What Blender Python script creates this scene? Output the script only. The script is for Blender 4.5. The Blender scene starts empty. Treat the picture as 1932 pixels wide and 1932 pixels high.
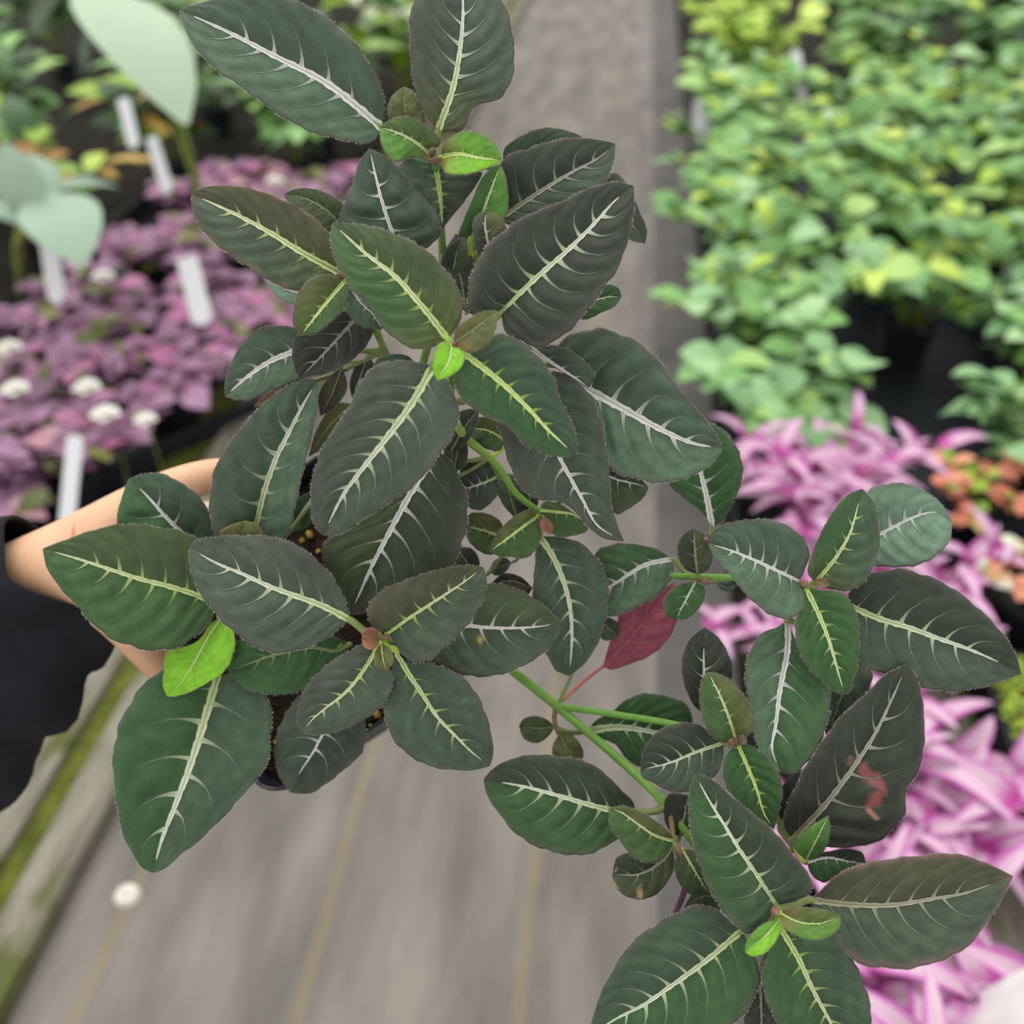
import bpy, bmesh, math, random
import numpy as np
from mathutils import Vector, Matrix

# ------------------------------------------------------------------ scene, camera, world, light
scene = bpy.context.scene
col = scene.collection
IMG = 1932.0
FOC = 1932.0                     # focal length in pixels
PITCH = math.radians(36.24)      # camera looks this far below the horizon
YAW = math.radians(6.3)          # and this far left of the walkway's direction (+Y)
CAM_H = 1.05
camd = bpy.data.cameras.new('camera')
camo = bpy.data.objects.new('camera', camd)
col.objects.link(camo)
camo.location = (0, 0, CAM_H)
camo.rotation_euler = (math.pi / 2 - PITCH, 0, YAW)
camd.sensor_width = 36
camd.lens = 36 * FOC / IMG
camd.clip_start = 0.02
camd.clip_end = 60
camd.dof.use_dof = True
camd.dof.focus_distance = 0.395
camd.dof.aperture_fstop = 6.3
scene.camera = camo

w = bpy.data.worlds.new('greenhouse_light')
scene.world = w
w.use_nodes = True
bgn = w.node_tree.nodes['Background']
bgn.inputs[0].default_value = (1.0, 0.99, 0.965, 1)
bgn.inputs[1].default_value = 0.85
sun = bpy.data.lights.new('diffused_sun', 'SUN')
sun.energy = 1.5
sun.angle = math.radians(50)
sun.color = (1.0, 0.98, 0.94)
suno = bpy.data.objects.new('diffused_sun', sun)
col.objects.link(suno)
suno.rotation_euler = (math.radians(-22), math.radians(-18), 0)
vs = scene.view_settings
vs.view_transform = 'Standard'
vs.look = 'None'
vs.exposure = 0.22
vs.gamma = 1.0
vs.use_curve_mapping = False

# ------------------------------------------------------------------ pixel -> world
FWD = np.array([-math.sin(YAW) * math.cos(PITCH), math.cos(YAW) * math.cos(PITCH), -math.sin(PITCH)])
RGT = np.array([math.cos(YAW), math.sin(YAW), 0.0])
UPV = np.cross(RGT, FWD)
CAM = np.array([0, 0, CAM_H])


def P3(x, y, d):
    """pixel x, y (arrays welcome) at depth d metres along the view axis"""
    x = np.asarray(x, float); y = np.asarray(y, float); d = np.asarray(d, float)
    v = FWD + ((x - 966) / FOC)[..., None] * RGT + ((966 - y) / FOC)[..., None] * UPV
    return CAM + v * d[..., None]


def px(x, y, dcm):
    return P3(x, y, dcm / 100.0)


def ground(x, y, z=0.0):
    v = FWD + (x - 966) / FOC * RGT + (966 - y) / FOC * UPV
    t = (z - CAM_H) / v[2]
    return CAM + v * t


# ------------------------------------------------------------------ small helpers
def lin(c):
    return tuple(((v / 255) / 12.92 if v / 255 <= 0.04045 else ((v / 255 + 0.055) / 1.055) ** 2.4) for v in c)


def tag(o, label=None, cat=None, group=None, kind=None):
    if label: o['label'] = label
    if cat: o['category'] = cat
    if group: o['group'] = group
    if kind: o['kind'] = kind
    return o


def empty(name, loc=(0, 0, 0)):
    o = bpy.data.objects.new(name, None)
    o.empty_display_size = 0.02
    col.objects.link(o)
    o.location = loc
    return o


def link(name, me, parent=None, mats=()):
    o = bpy.data.objects.new(name, me)
    col.objects.link(o)
    for m in mats:
        if m.name not in [x.name for x in me.materials if x]:
            me.materials.append(m)
    if parent:
        o.parent = parent
        o.matrix_parent_inverse = Matrix.Identity(4)
    return o


def mesh_np(name, v, f, smooth=True, cols=None):
    me = bpy.data.meshes.new(name)
    me.from_pydata([tuple(p) for p in v], [], f)
    if smooth:
        me.polygons.foreach_set('use_smooth', [True] * len(me.polygons))
    if cols is not None:
        a = me.attributes.new('Col', 'FLOAT_COLOR', 'POINT')
        c = np.ones((len(v), 4)); c[:, :3] = cols
        a.data.foreach_set('color', c.ravel())
    me.update()
    return me


def resample(pts, us):
    """smooth curve through pts, evaluated at us in 0..1 of chord length"""
    p = np.asarray(pts, float)
    d = np.sqrt(((p[1:] - p[:-1]) ** 2).sum(1)); d[d < 1e-6] = 1e-6
    t = np.concatenate([[0], np.cumsum(d)]); t /= t[-1]
    m = np.zeros_like(p)
    n = len(p)
    for i in range(n):
        if i == 0: m[i] = (p[1] - p[0]) / (t[1] - t[0])
        elif i == n - 1: m[i] = (p[-1] - p[-2]) / (t[-1] - t[-2])
        else:
            a = (p[i] - p[i - 1]) / (t[i] - t[i - 1]); b = (p[i + 1] - p[i]) / (t[i + 1] - t[i])
            ha, hb = t[i] - t[i - 1], t[i + 1] - t[i]
            m[i] = (a * hb + b * ha) / (ha + hb)
    us = np.clip(np.asarray(us, float), 0, 1)
    k = np.clip(np.searchsorted(t, us, side='right') - 1, 0, n - 2)
    h = (t[k + 1] - t[k]); s = (us - t[k]) / h
    s = s[..., None]; h = h[..., None]
    return ((2 * s ** 3 - 3 * s ** 2 + 1) * p[k] + (s ** 3 - 2 * s ** 2 + s) * h * m[k]
            + (-2 * s ** 3 + 3 * s ** 2) * p[k + 1] + (s ** 3 - s ** 2) * h * m[k + 1])


def tube(pts, radii, n=40, sides=8, smooth_path=True):
    """verts, faces of a closed tube through 3D pts with radii at the pts"""
    pts = np.asarray(pts, float)
    radii = np.asarray(radii, float)
    if smooth_path and len(pts) > 2:
        us = np.linspace(0, 1, n)
        d = np.sqrt(((pts[1:] - pts[:-1]) ** 2).sum(1)); t = np.concatenate([[0], np.cumsum(d)]); t /= t[-1]
        c = resample(pts, us); r = np.interp(us, t, radii)
    else:
        c, r = pts, radii
    n = len(c)
    tg = np.gradient(c, axis=0); tg /= np.linalg.norm(tg, axis=1)[:, None] + 1e-12
    ref = np.array([0.3, 0.2, 0.93]); v = []
    a = np.cross(tg[0], ref); a /= np.linalg.norm(a)
    for i in range(n):
        a = a - tg[i] * np.dot(a, tg[i]); a /= np.linalg.norm(a) + 1e-12
        b = np.cross(tg[i], a)
        for k in range(sides):
            q = 2 * math.pi * k / sides
            v.append(c[i] + r[i] * (math.cos(q) * a + math.sin(q) * b))
    f = []
    for i in range(n - 1):
        for k in range(sides):
            k2 = (k + 1) % sides
            f.append((i * sides + k, i * sides + k2, (i + 1) * sides + k2, (i + 1) * sides + k))
    f.append(tuple(range(sides - 1, -1, -1)))
    f.append(tuple((n - 1) * sides + k for k in range(sides)))
    return v, f


# ------------------------------------------------------------------ materials
def mat(name):
    m = bpy.data.materials.new(name); m.use_nodes = True
    nt = m.node_tree
    return m, nt, nt.nodes['Principled BSDF']


def N(nt, kind, **kw):
    n = nt.nodes.new(kind)
    for k, v in kw.items(): setattr(n, k, v)
    return n


def noise_fac(nt, scale, detail=3, coord='Object', mapping=None, rough=0.55):
    tc = N(nt, 'ShaderNodeTexCoord'); no = N(nt, 'ShaderNodeTexNoise')
    no.inputs['Scale'].default_value = scale; no.inputs['Detail'].default_value = detail
    no.inputs['Roughness'].default_value = rough
    src = tc.outputs[coord]
    if mapping:
        mp = N(nt, 'ShaderNodeMapping'); mp.inputs['Scale'].default_value = mapping
        nt.links.new(src, mp.inputs[0]); src = mp.outputs[0]
    nt.links.new(src, no.inputs['Vector'])
    return no.outputs[0]


def ramp(nt, fac, stops):
    r = N(nt, 'ShaderNodeValToRGB')
    els = r.color_ramp.elements
    while len(els) < len(stops): els.new(0.5)
    for e, (p, c) in zip(els, stops):
        e.position = p; e.color = (*lin(c), 1)
    nt.links.new(fac, r.inputs[0])
    return r.outputs[0]


def bump(nt, bs, height, strength, dist=0.001):
    b = N(nt, 'ShaderNodeBump'); b.inputs['Strength'].default_value = strength; b.inputs['Distance'].default_value = dist
    nt.links.new(height, b.inputs['Height']); nt.links.new(b.outputs[0], bs.inputs['Normal'])


def attr_mat(name, rough=0.55, sheen=0.0, var=0.25, scale=90, fine=True, spec=0.3):
    m, nt, bs = mat(name)
    at = N(nt, 'ShaderNodeAttribute'); at.attribute_name = 'Col'
    f = noise_fac(nt, scale, 4)
    mr = N(nt, 'ShaderNodeMapRange'); mr.inputs[1].default_value = 0.3; mr.inputs[2].default_value = 0.7
    mr.inputs[3].default_value = 1 - var; mr.inputs[4].default_value = 1 + var
    nt.links.new(f, mr.inputs[0])
    mx = N(nt, 'ShaderNodeVectorMath', operation='SCALE')
    nt.links.new(at.outputs['Color'], mx.inputs[0]); nt.links.new(mr.outputs[0], mx.inputs['Scale'])
    nt.links.new(mx.outputs[0], bs.inputs['Base Color'])
    bs.inputs['Roughness'].default_value = rough
    bs.inputs['Specular IOR Level'].default_value = spec
    bs.inputs['Sheen Weight'].default_value = sheen
    bs.inputs['Sheen Roughness'].default_value = 0.45
    if fine:
        bump(nt, bs, noise_fac(nt, 1700, 3), 0.5, 0.0005)
    return m


def plain(name, c, rough=0.6, var=0.15, scale=20, c2=None, spec=0.3, bumps=None):
    m, nt, bs = mat(name)
    f = noise_fac(nt, scale, 4)
    c2 = c2 or tuple(min(255, v * (1 + var)) for v in c)
    nt.links.new(ramp(nt, f, [(0.3, c), (0.7, c2)]), bs.inputs['Base Color'])
    bs.inputs['Roughness'].default_value = rough
    bs.inputs['Specular IOR Level'].default_value = spec
    if bumps: bump(nt, bs, noise_fac(nt, bumps[0], 5), bumps[1], bumps[2])
    return m


def leaf_bg(name, stops, rough=0.5, sat_noise=6):
    """background leaf: each leaf object takes its own tone from the ramp, with a little mottling"""
    m, nt, bs = mat(name)
    oi = N(nt, 'ShaderNodeObjectInfo')
    f = noise_fac(nt, sat_noise, 2)
    ad = N(nt, 'ShaderNodeMath', operation='MULTIPLY_ADD')
    ad.inputs[1].default_value = 0.3
    nt.links.new(f, ad.inputs[0]); nt.links.new(oi.outputs['Random'], ad.inputs[2])
    sb = N(nt, 'ShaderNodeMath', operation='SUBTRACT'); sb.inputs[1].default_value = 0.15
    nt.links.new(ad.outputs[0], sb.inputs[0])
    nt.links.new(ramp(nt, sb.outputs[0], stops), bs.inputs['Base Color'])
    bs.inputs['Roughness'].default_value = rough
    bs.inputs['Specular IOR Level'].default_value = 0.35
    return m


M = {}
M['leaf'] = attr_mat('velvet_leaf', 0.55, 0.16, 0.20, 170)
M['under'] = plain('plum_leaf_underside', (96, 66, 84), 0.6, 0.2, 60)
M['vein'] = attr_mat('silver_vein', 0.5, 0.1, 0.08, 300, False)
M['stem'] = attr_mat('stem_skin', 0.45, 0.1, 0.15, 120, False)
M['pot'] = plain('grey_black_plastic', (38, 41, 50), 0.38, 0.2, 30, spec=0.5)
M['soil'] = plain('dark_potting_soil', (24, 19, 15), 0.95, 0.8, 120, (60, 46, 34), 0.2, (240, 1.0, 0.006))
M['bit'] = plain('yellow_grit', (150, 122, 40), 0.8, 0.3, 200, (196, 170, 84))
M['skin'] = plain('fair_skin', (232, 178, 142), 0.5, 0.1, 25, (246, 200, 162), 0.35, (500, 0.15, 0.0006))
M['sleeve'] = plain('black_sleeve_fabric', (26, 28, 32), 0.85, 0.3, 25, (44, 46, 52), 0.2, (900, 0.3, 0.001))
M['tray'] = plain('black_tray_plastic', (22, 25, 30), 0.45, 0.3, 12, (40, 44, 50))
M['tag'] = plain('white_plastic_tag', (232, 234, 238), 0.5, 0.03, 40)
M['petal'] = plain('white_petal', (236, 232, 230), 0.5, 0.04, 60, (248, 246, 232))
M['bgstem'] = plain('pale_green_stem', (116, 130, 62), 0.6, 0.3, 30)
M['pinkstem'] = plain('pink_stem', (190, 130, 150), 0.6, 0.2, 30)
M['cloth'] = plain('white_sack_cloth', (214, 212, 210), 0.8, 0.06, 30, (232, 230, 228), 0.2, (140, 0.4, 0.002))
M['pin'] = plain('galvanised_white_pin', (206, 202, 190), 0.5, 0.1, 120)
M['terracotta'] = plain('brown_grit_soil', (92, 52, 34), 0.9, 0.3, 90, (130, 80, 56), 0.2, (200, 0.8, 0.004))
G = M['g_mid'] = leaf_bg('mid_green_leaf', [(0.0, (84, 130, 62)), (0.35, (112, 162, 88)), (0.7, (136, 186, 104)), (1.0, (172, 206, 118))])
M['g_pale'] = leaf_bg('pale_green_leaf', [(0.0, (106, 150, 98)), (0.5, (142, 184, 130)), (1.0, (170, 208, 150))])
M['g_yel'] = leaf_bg('yellow_green_leaf', [(0.0, (140, 180, 52)), (0.5, (178, 208, 76)), (1.0, (214, 234, 124))])
M['g_dark'] = leaf_bg('dark_green_leaf', [(0.0, (34, 62, 34)), (0.5, (58, 98, 50)), (1.0, (96, 136, 74))])
M['g_blue'] = leaf_bg('silvery_green_leaf', [(0.0, (140, 166, 146)), (0.5, (164, 188, 164)), (1.0, (188, 208, 176))])
M['g_lime'] = leaf_bg('lime_leaf', [(0.0, (110, 150, 40)), (0.6, (160, 192, 60)), (1.0, (190, 214, 90))])
M['purple'] = leaf_bg('purple_leaf', [(0.0, (110, 78, 98)), (0.35, (146, 102, 134)), (0.7, (168, 128, 160)), (0.88, (188, 112, 158)), (1.0, (160, 136, 128))])
M['orange'] = leaf_bg('salmon_leaf', [(0.0, (196, 112, 84)), (0.5, (226, 140, 118)), (0.8, (232, 168, 130)), (1.0, (170, 160, 96))])
M['sedum'] = leaf_bg('lime_sedum_leaf', [(0.0, (130, 168, 60)), (0.5, (168, 200, 84)), (1.0, (214, 224, 70))])
M['g_olive'] = leaf_bg('olive_leaf', [(0.0, (84, 92, 40)), (0.5, (116, 124, 58)), (1.0, (140, 140, 84))])
M['cream'] = leaf_bg('cream_leaf', [(0.0, (196, 204, 160)), (0.5, (224, 228, 200)), (1.0, (240, 240, 226))])
M['ochre'] = leaf_bg('yellowed_leaf', [(0.0, (150, 100, 40)), (0.6, (190, 148, 60)), (1.0, (206, 176, 90))])

# pink striped leaf: stripes run along the leaf (UV v is across it)
m, nt, bs = mat('pink_white_striped_leaf')
uv = N(nt, 'ShaderNodeUVMap'); sp = N(nt, 'ShaderNodeSeparateXYZ')
nt.links.new(uv.outputs[0], sp.inputs[0])
oi = N(nt, 'ShaderNodeObjectInfo')
shift = N(nt, 'ShaderNodeMath', operation='MULTIPLY_ADD'); shift.inputs[1].default_value = 0.26; 
nt.links.new(oi.outputs['Random'], shift.inputs[0]); nt.links.new(sp.outputs[1], shift.inputs[2])
sh2 = N(nt, 'ShaderNodeMath', operation='SUBTRACT'); sh2.inputs[1].default_value = 0.13
nt.links.new(shift.outputs[0], sh2.inputs[0])
stripes = ramp(nt, sh2.outputs[0], [(0.0, (190, 100, 172)), (0.14, (212, 142, 198)), (0.3, (218, 172, 208)), (0.42, (212, 198, 200)),
                                    (0.52, (204, 144, 190)), (0.62, (214, 200, 198)), (0.74, (214, 166, 202)), (0.9, (198, 116, 184)), (1.0, (174, 66, 150))])
basec = ramp(nt, sp.outputs[0], [(0.0, (255, 255, 255)), (0.12, (255, 255, 255)), (0.3, (0, 0, 0)), (1.0, (0, 0, 0))])
mx = N(nt, 'ShaderNodeMix', data_type='RGBA')
nt.links.new(basec, mx.inputs[0]); nt.links.new(stripes, mx.inputs[6]); mx.inputs[7].default_value = (*lin((188, 66, 158)), 1)
nt.links.new(mx.outputs[2], bs.inputs['Base Color'])
bs.inputs['Roughness'].default_value = 0.45
M['pink'] = m

# walkway: woven ground cover, worn, with ochre guide lines every 0.23 m running along the path
m, nt, bs = mat('woven_ground_cover')
f = noise_fac(nt, 5, 3, 'Object', (2.6, 0.6, 1))
base = ramp(nt, f, [(0.28, (94, 91, 88)), (0.44, (114, 109, 104)), (0.58, (130, 124, 118)), (0.75, (146, 138, 129))])
tc = N(nt, 'ShaderNodeTexCoord'); sx = N(nt, 'ShaderNodeSeparateXYZ'); nt.links.new(tc.outputs['Object'], sx.inputs[0])
mo = N(nt, 'ShaderNodeMath', operation='MULTIPLY_ADD'); mo.inputs[1].default_value = 1 / 0.228; mo.inputs[2].default_value = 20.0 + 0.51 / 0.228 + 0.5
nt.links.new(sx.outputs[0], mo.inputs[0])
fr = N(nt, 'ShaderNodeMath', operation='FRACT'); nt.links.new(mo.outputs[0], fr.inputs[0])
lc = ramp(nt, fr.outputs[0], [(0.0, (0, 0, 0)), (0.45, (0, 0, 0)), (0.48, (165, 165, 165)), (0.52, (165, 165, 165)), (0.55, (0, 0, 0)), (1.0, (0, 0, 0))])
mx = N(nt, 'ShaderNodeMix', data_type='RGBA'); nt.links.new(lc, mx.inputs[0]); nt.links.new(base, mx.inputs[6])
mx.inputs[7].default_value = (*lin((150, 132, 98)), 1)
nt.links.new(mx.outputs[2], bs.inputs['Base Color'])
bs.inputs['Roughness'].default_value = 0.85
bump(nt, bs, noise_fac(nt, 260, 2, 'Object', (1, 3, 1)), 0.3, 0.002)
M['mat'] = m

m, nt, bs = mat('mossy_weathered_wood')
f = noise_fac(nt, 7, 5, 'Object', (6, 1, 1))
wood = ramp(nt, f, [(0.3, (96, 92, 80)), (0.5, (128, 124, 110)), (0.7, (150, 146, 132))])
f2 = noise_fac(nt, 9, 4, 'Object', (2, 0.8, 1))
moss = ramp(nt, f2, [(0.46, (0, 0, 0)), (0.6, (255, 255, 255))])
mx = N(nt, 'ShaderNodeMix', data_type='RGBA'); nt.links.new(moss, mx.inputs[0]); nt.links.new(wood, mx.inputs[6])
mx.inputs[7].default_value = (*lin((86, 91, 46)), 1)
nt.links.new(mx.outputs[2], bs.inputs['Base Color']); bs.inputs['Roughness'].default_value = 0.9
M['wood'] = m
M['moss'] = plain('green_moss', (74, 84, 36), 0.95, 0.3, 30, (112, 118, 50), 0.1, (90, 0.8, 0.01))
M['border'] = plain('dark_grey_strip', (84, 83, 82), 0.85, 0.2, 6, (110, 107, 104), 0.2)
M['bedsoil'] = plain('dark_bed_ground', (30, 30, 26), 0.95, 0.4, 10, (52, 48, 40), 0.1)

# ------------------------------------------------------------------ the setting
def box_mesh(name, x0, x1, y0, y1, z0, z1, bevel=0.0):
    bm = bmesh.new()
    bmesh.ops.create_cube(bm, size=1)
    for v in bm.verts:
        v.co = Vector((x0 + (v.co.x + .5) * (x1 - x0), y0 + (v.co.y + .5) * (y1 - y0), z0 + (v.co.z + .5) * (z1 - z0)))
    if bevel: bmesh.ops.bevel(bm, geom=bm.edges[:], offset=bevel, segments=2, affect='EDGES', profile=0.6)
    me = bpy.data.meshes.new(name); bm.to_mesh(me); bm.free()
    return me


tag(link('floor', box_mesh('floor', -5.0, 5.0, -1.0, 9.0, -0.05, -0.004), mats=[M['bedsoil']]), kind='structure',
    label='dark ground under the plant beds')
tag(link('ground_cover', box_mesh('ground_cover', -0.578, 0.09, -0.6, 9.0, -0.004, 0.0), mats=[M['mat']]),
    'grey-brown woven ground cover laid along the walkway between the plant beds', 'ground cover')
tr = tag(empty('trim_1', (0, 0, 0)), 'mossy weathered timber edging along the left of the walkway', None, None, 'structure')
link('plank', box_mesh('plank', -0.632, -0.578, -0.5, 7.5, 0, 0.028, 0.004), tr, [M['wood']])
link('plank', box_mesh('plank', -0.726, -0.662, -0.5, 7.5, 0, 0.034, 0.004), tr, [M['wood']])
link('moss_strip', box_mesh('moss', -0.664, -0.630, -0.5, 7.5, 0, 0.022, 0.006), tr, [M['moss']])
link('moss_strip', box_mesh('moss', -0.80, -0.728, -0.5, 7.5, 0, 0.02, 0.006), tr, [M['moss']])
tag(link('trim_3', box_mesh('trim_3', 0.09, 0.205, -0.6, 9.0, -0.004, 0.001), mats=[M['border']]), 'dark grey strip along the right side of the walkway', None, None, 'structure')  # thin strip in a darker grey beside the walkway
tr2 = tag(empty('trim_2', (0, 0, 0)), 'mossy timber edging beside the lime sedum tray', None, None, 'structure')
link('plank', box_mesh('plank', 0.440, 0.498, 0.2, 1.5, 0, 0.03, 0.004), tr2, [M['wood']])
link('moss_strip', box_mesh('moss', 0.498, 0.512, 0.2, 1.5, 0, 0.026, 0.004), tr2, [M['moss']])

# pin that holds the ground cover
pp = ground(240, 1690)
bm = bmesh.new()
bmesh.ops.create_cone(bm, cap_ends=True, segments=24, radius1=0.0155, radius2=0.012, depth=0.006)
bmesh.ops.translate(bm, verts=bm.verts, vec=(0, 0, 0.003))
me = bpy.data.meshes.new('fabric_pin'); bm.to_mesh(me); bm.free()
pn = empty('fabric_pin', (pp[0], pp[1], 0))
tag(pn, 'round white pin head holding down the walkway ground cover', 'pin')
link('pin_head', me, pn, [M['pin']])
bm = bmesh.new(); bmesh.ops.create_cone(bm, cap_ends=True, segments=12, radius1=0.004, radius2=0.003, depth=0.003)
bmesh.ops.translate(bm, verts=bm.verts, vec=(0, 0, 0.0075))
me = bpy.data.meshes.new('pin_boss'); bm.to_mesh(me); bm.free()
link('pin_boss', me, pn, [M['pin']])

# ------------------------------------------------------------------ background plants
def leaf_mesh(name, shape='oval', wid=0.5, curl=0.12, fold=0.12, nu=7):
    """leaf of length 1 along +Y from the origin, gently arched; UV u along, v across"""
    v, f, uvs = [], [], []
    rows = nu + 1
    for i in range(rows):
        u = i / nu
        if shape == 'oval': hw = wid / 2 * (math.sin(math.pi * (0.03 + 0.96 * u)) ** 0.75)
        elif shape == 'round': hw = wid / 2 * (max(0.0, 1 - (2 * u - 1) ** 2)) ** 0.5 + 0.01
        elif shape == 'lance': hw = wid / 2 * (1 - u) ** 0.6 * min(1, 0.55 + 2.2 * u) + 0.004
        else: hw = wid / 2 * ((1 - u) ** 0.55) * min(1, (u * 4.5 + 0.12))     # heart
        z = curl * (math.sin(u * math.pi * 0.9) - 0.9 * u * u)
        for k in (-1, -0.5, 0, 0.5, 1):
            v.append((k * hw, u, z + fold * abs(k) * hw)); uvs.append((u, 0.5 + 0.5 * k))
    for i in range(rows - 1):
        for k in range(4):
            a = i * 5 + k
            f.append((a, a + 1, a + 6, a + 5))
    me = mesh_np(name, v, f)
    ul = me.uv_layers.new(name='UVMap')
    for lp in me.loops: ul.data[lp.index].uv = uvs[lp.vertex_index]
    return me


LM = {}
def lm(shape, wid, m, curl=0.12, fold=0.12):
    k = (shape, wid, m, curl, fold)
    if k not in LM:
        me = leaf_mesh('leaf_' + shape, shape, wid, curl, fold); me.materials.append(M[m]); LM[k] = me
    return LM[k]


def orient(d, upish, roll=0.0):
    y = Vector(d).normalized(); z = Vector(upish); z = (z - y * z.dot(y))
    if z.length < 1e-4: z = Vector((0, 1, 0.01)) - y * y.y
    z.normalize(); x = y.cross(z)
    mm = Matrix((x, y, z)).transposed()
    return mm @ Matrix.Rotation(roll, 3, 'Y')


def put_leaf(root, me, pos, d, L, up=(0, 0, 1), roll=0.0, name='leaf'):
    o = bpy.data.objects.new(name, me); col.objects.link(o); o.parent = root
    o.matrix_local = Matrix.Translation(Vector(pos)) @ orient(d, up, roll).to_4x4() @ Matrix.Scale(L, 4)
    return o


def pot_mesh(r=0.055, h=0.09, sides=20):
    prof = [(r * 0.74, 0), (r * 0.95, h * 0.86), (r * 1.02, h * 0.86), (r * 1.02, h), (r * 0.93, h), (r * 0.90, h * 0.84), (0.0, h * 0.84)]
    v, f = [], []
    for (a, z) in prof:
        for k in range(sides):
            q = 2 * math.pi * k / sides; v.append((a * math.cos(q), a * math.sin(q), z))
    for i in range(len(prof) - 1):
        for k in range(sides):
            k2 = (k + 1) % sides
            f.append((i * sides + k, i * sides + k2, (i + 1) * sides + k2, (i + 1) * sides + k))
    f.append(tuple(range(sides - 1, -1, -1)))
    me = mesh_np('nursery_pot', v, f, False); me.materials.append(M['tray'])
    return me


POT = pot_mesh()
STEMCACHE = {}
def stem_obj(root, pts, r, m='bgstem', name='stem'):
    v, f = tube(pts, [r] * (len(pts) - 1) + [r * 0.6], n=7, sides=5)
    me = mesh_np('stem', v, f); me.materials.append(M[m])
    return link(name, me, root)


def bushy(name, label, cat, x, y, rng, h=0.28, spread=0.15, n=46, L=(0.04, 0.07), kinds=(('oval', 0.6, 'g_mid'),), stems=5,
          z0=0.0, pot=True, up=0.55, group=None, stem_mat='bgstem', hmin=0.45):
    root = empty(name, (x, y, z0)); tag(root, label, cat, group)
    if pot: link('nursery_pot', POT, root)
    base = 0.075
    ends = []
    for s in range(stems):
        a = 2 * math.pi * (s + rng.random() * 0.7) / stems; rr = spread * (0.25 + 0.6 * rng.random())
        e = Vector((rr * math.cos(a), rr * math.sin(a), h * (0.7 + 0.3 * rng.random())))
        mid = Vector((e.x * 0.35, e.y * 0.35, base + (e.z - base) * 0.6)); b = Vector((0.012 * math.cos(a), 0.012 * math.sin(a), base))
        stem_obj(root, [b, mid, e], 0.0028, stem_mat)
        ends.append((b, mid, e, a))
    for i in range(n):
        b, mid, e, a = ends[i % stems]
        t = hmin + (1 - hmin) * (rng.random() ** 0.7)
        p = b.lerp(mid, min(1, t * 2)) if t < 0.5 else mid.lerp(e, (t - 0.5) * 2)
        q = rng.random() * 2 * math.pi
        d = Vector((math.cos(q), math.sin(q), up * (rng.random() - 0.25)))
        d += Vector((math.cos(a), math.sin(a), 0)) * 0.5
        sh, wd, mm = kinds[rng.randrange(len(kinds))]
        put_leaf(root, lm(sh, wd, mm), p, d, L[0] + (L[1] - L[0]) * rng.random(), (rng.uniform(-.35, .35), rng.uniform(-.45, .15), 1))
    return root


R = random.Random(11)

# --- right bed: black trays with leafy green pots
def tray(x0, x1, y0, y1, label, z1=0.055, rot=0.0, cat='tray'):
    cx, cy = (x0 + x1) / 2, (y0 + y1) / 2; hx, hy = (x1 - x0) / 2, (y1 - y0) / 2
    root = empty('plant_tray', (cx, cy, 0)); root.rotation_euler.z = rot; tag(root, label, cat)
    t = 0.008
    link('tray_base', box_mesh('b', -hx, hx, -hy, hy, 0.0, 0.006), root, [M['tray']])
    for (a, b, c, d) in ((-hx, hx, -hy, -hy + t), (-hx, hx, hy - t, hy), (-hx, -hx + t, -hy + t, hy - t), (hx - t, hx, -hy + t, hy - t)):
        link('tray_side', box_mesh('s', a, b, c, d, 0.006, z1, 0.002), root, [M['tray']])
    return root


tray(0.215, 0.80, 1.32, 2.60, 'black plastic tray under the round-leaved green plants right of the walkway')
tray(0.215, 1.30, 2.66, 4.30, 'long black plastic tray under the far green plants right of the walkway')

GK = (('oval', 0.62, 'g_mid'), ('oval', 0.7, 'g_mid'), ('oval', 0.55, 'g_pale'), ('oval', 0.5, 'g_yel'), ('round', 0.8, 'g_mid'))
RK = (('round', 0.85, 'g_pale'), ('oval', 0.75, 'g_pale'), ('oval', 0.7, 'g_mid'))
VK = (('oval', 0.5, 'g_pale'), ('lance', 0.3, 'g_pale'), ('oval', 0.45, 'g_mid'), ('lance', 0.25, 'g_dark'))
DK = (('oval', 0.5, 'g_dark'), ('oval', 0.45, 'g_mid'), ('lance', 0.35, 'g_dark'))
YK = (('oval', 0.7, 'g_yel'), ('oval', 0.6, 'g_lime'), ('round', 0.8, 'g_yel'))
ZT = 0.006
def gp(label, x, y, h, spread, n, L, kinds, stems=7, group=None, hmin=0.35):
    bushy('leafy_plant', label, 'plant', x, y, R, h, spread, n, L, kinds, stems, z0=ZT, group=group, hmin=hmin)


gp('round-leaved pale green plant nearest the pink striped plants by the walkway', 0.32, 1.60, 0.22, 0.21, 120, (0.05, 0.09), RK, 9)
gp('round-leaved pale green plant second along the right edge of the walkway', 0.29, 1.90, 0.28, 0.24, 170, (0.05, 0.085), RK + GK, 9)
gp('green plant with narrow leaves beside a dark gap between the pots', 0.74, 1.56, 0.21, 0.22, 130, (0.06, 0.10), VK, 9)
gp('narrow-leaved dark green plant at the right edge behind the salmon plant', 0.80, 1.84, 0.26, 0.24, 150, (0.06, 0.10), VK, 9)
gp('bright green bushy plant third along the right edge of the walkway', 0.30, 2.22, 0.31, 0.26, 190, (0.045, 0.085), GK, 10)
gp('yellow-green plant at the far corner of the right bed by the walkway', 0.36, 3.75, 0.42, 0.24, 150, (0.06, 0.10), YK, 9)
gp('yellow-green plant standing behind another in the far right bed by the walkway', 0.38, 4.35, 0.42, 0.24, 130, (0.06, 0.10), YK, 9)
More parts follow.
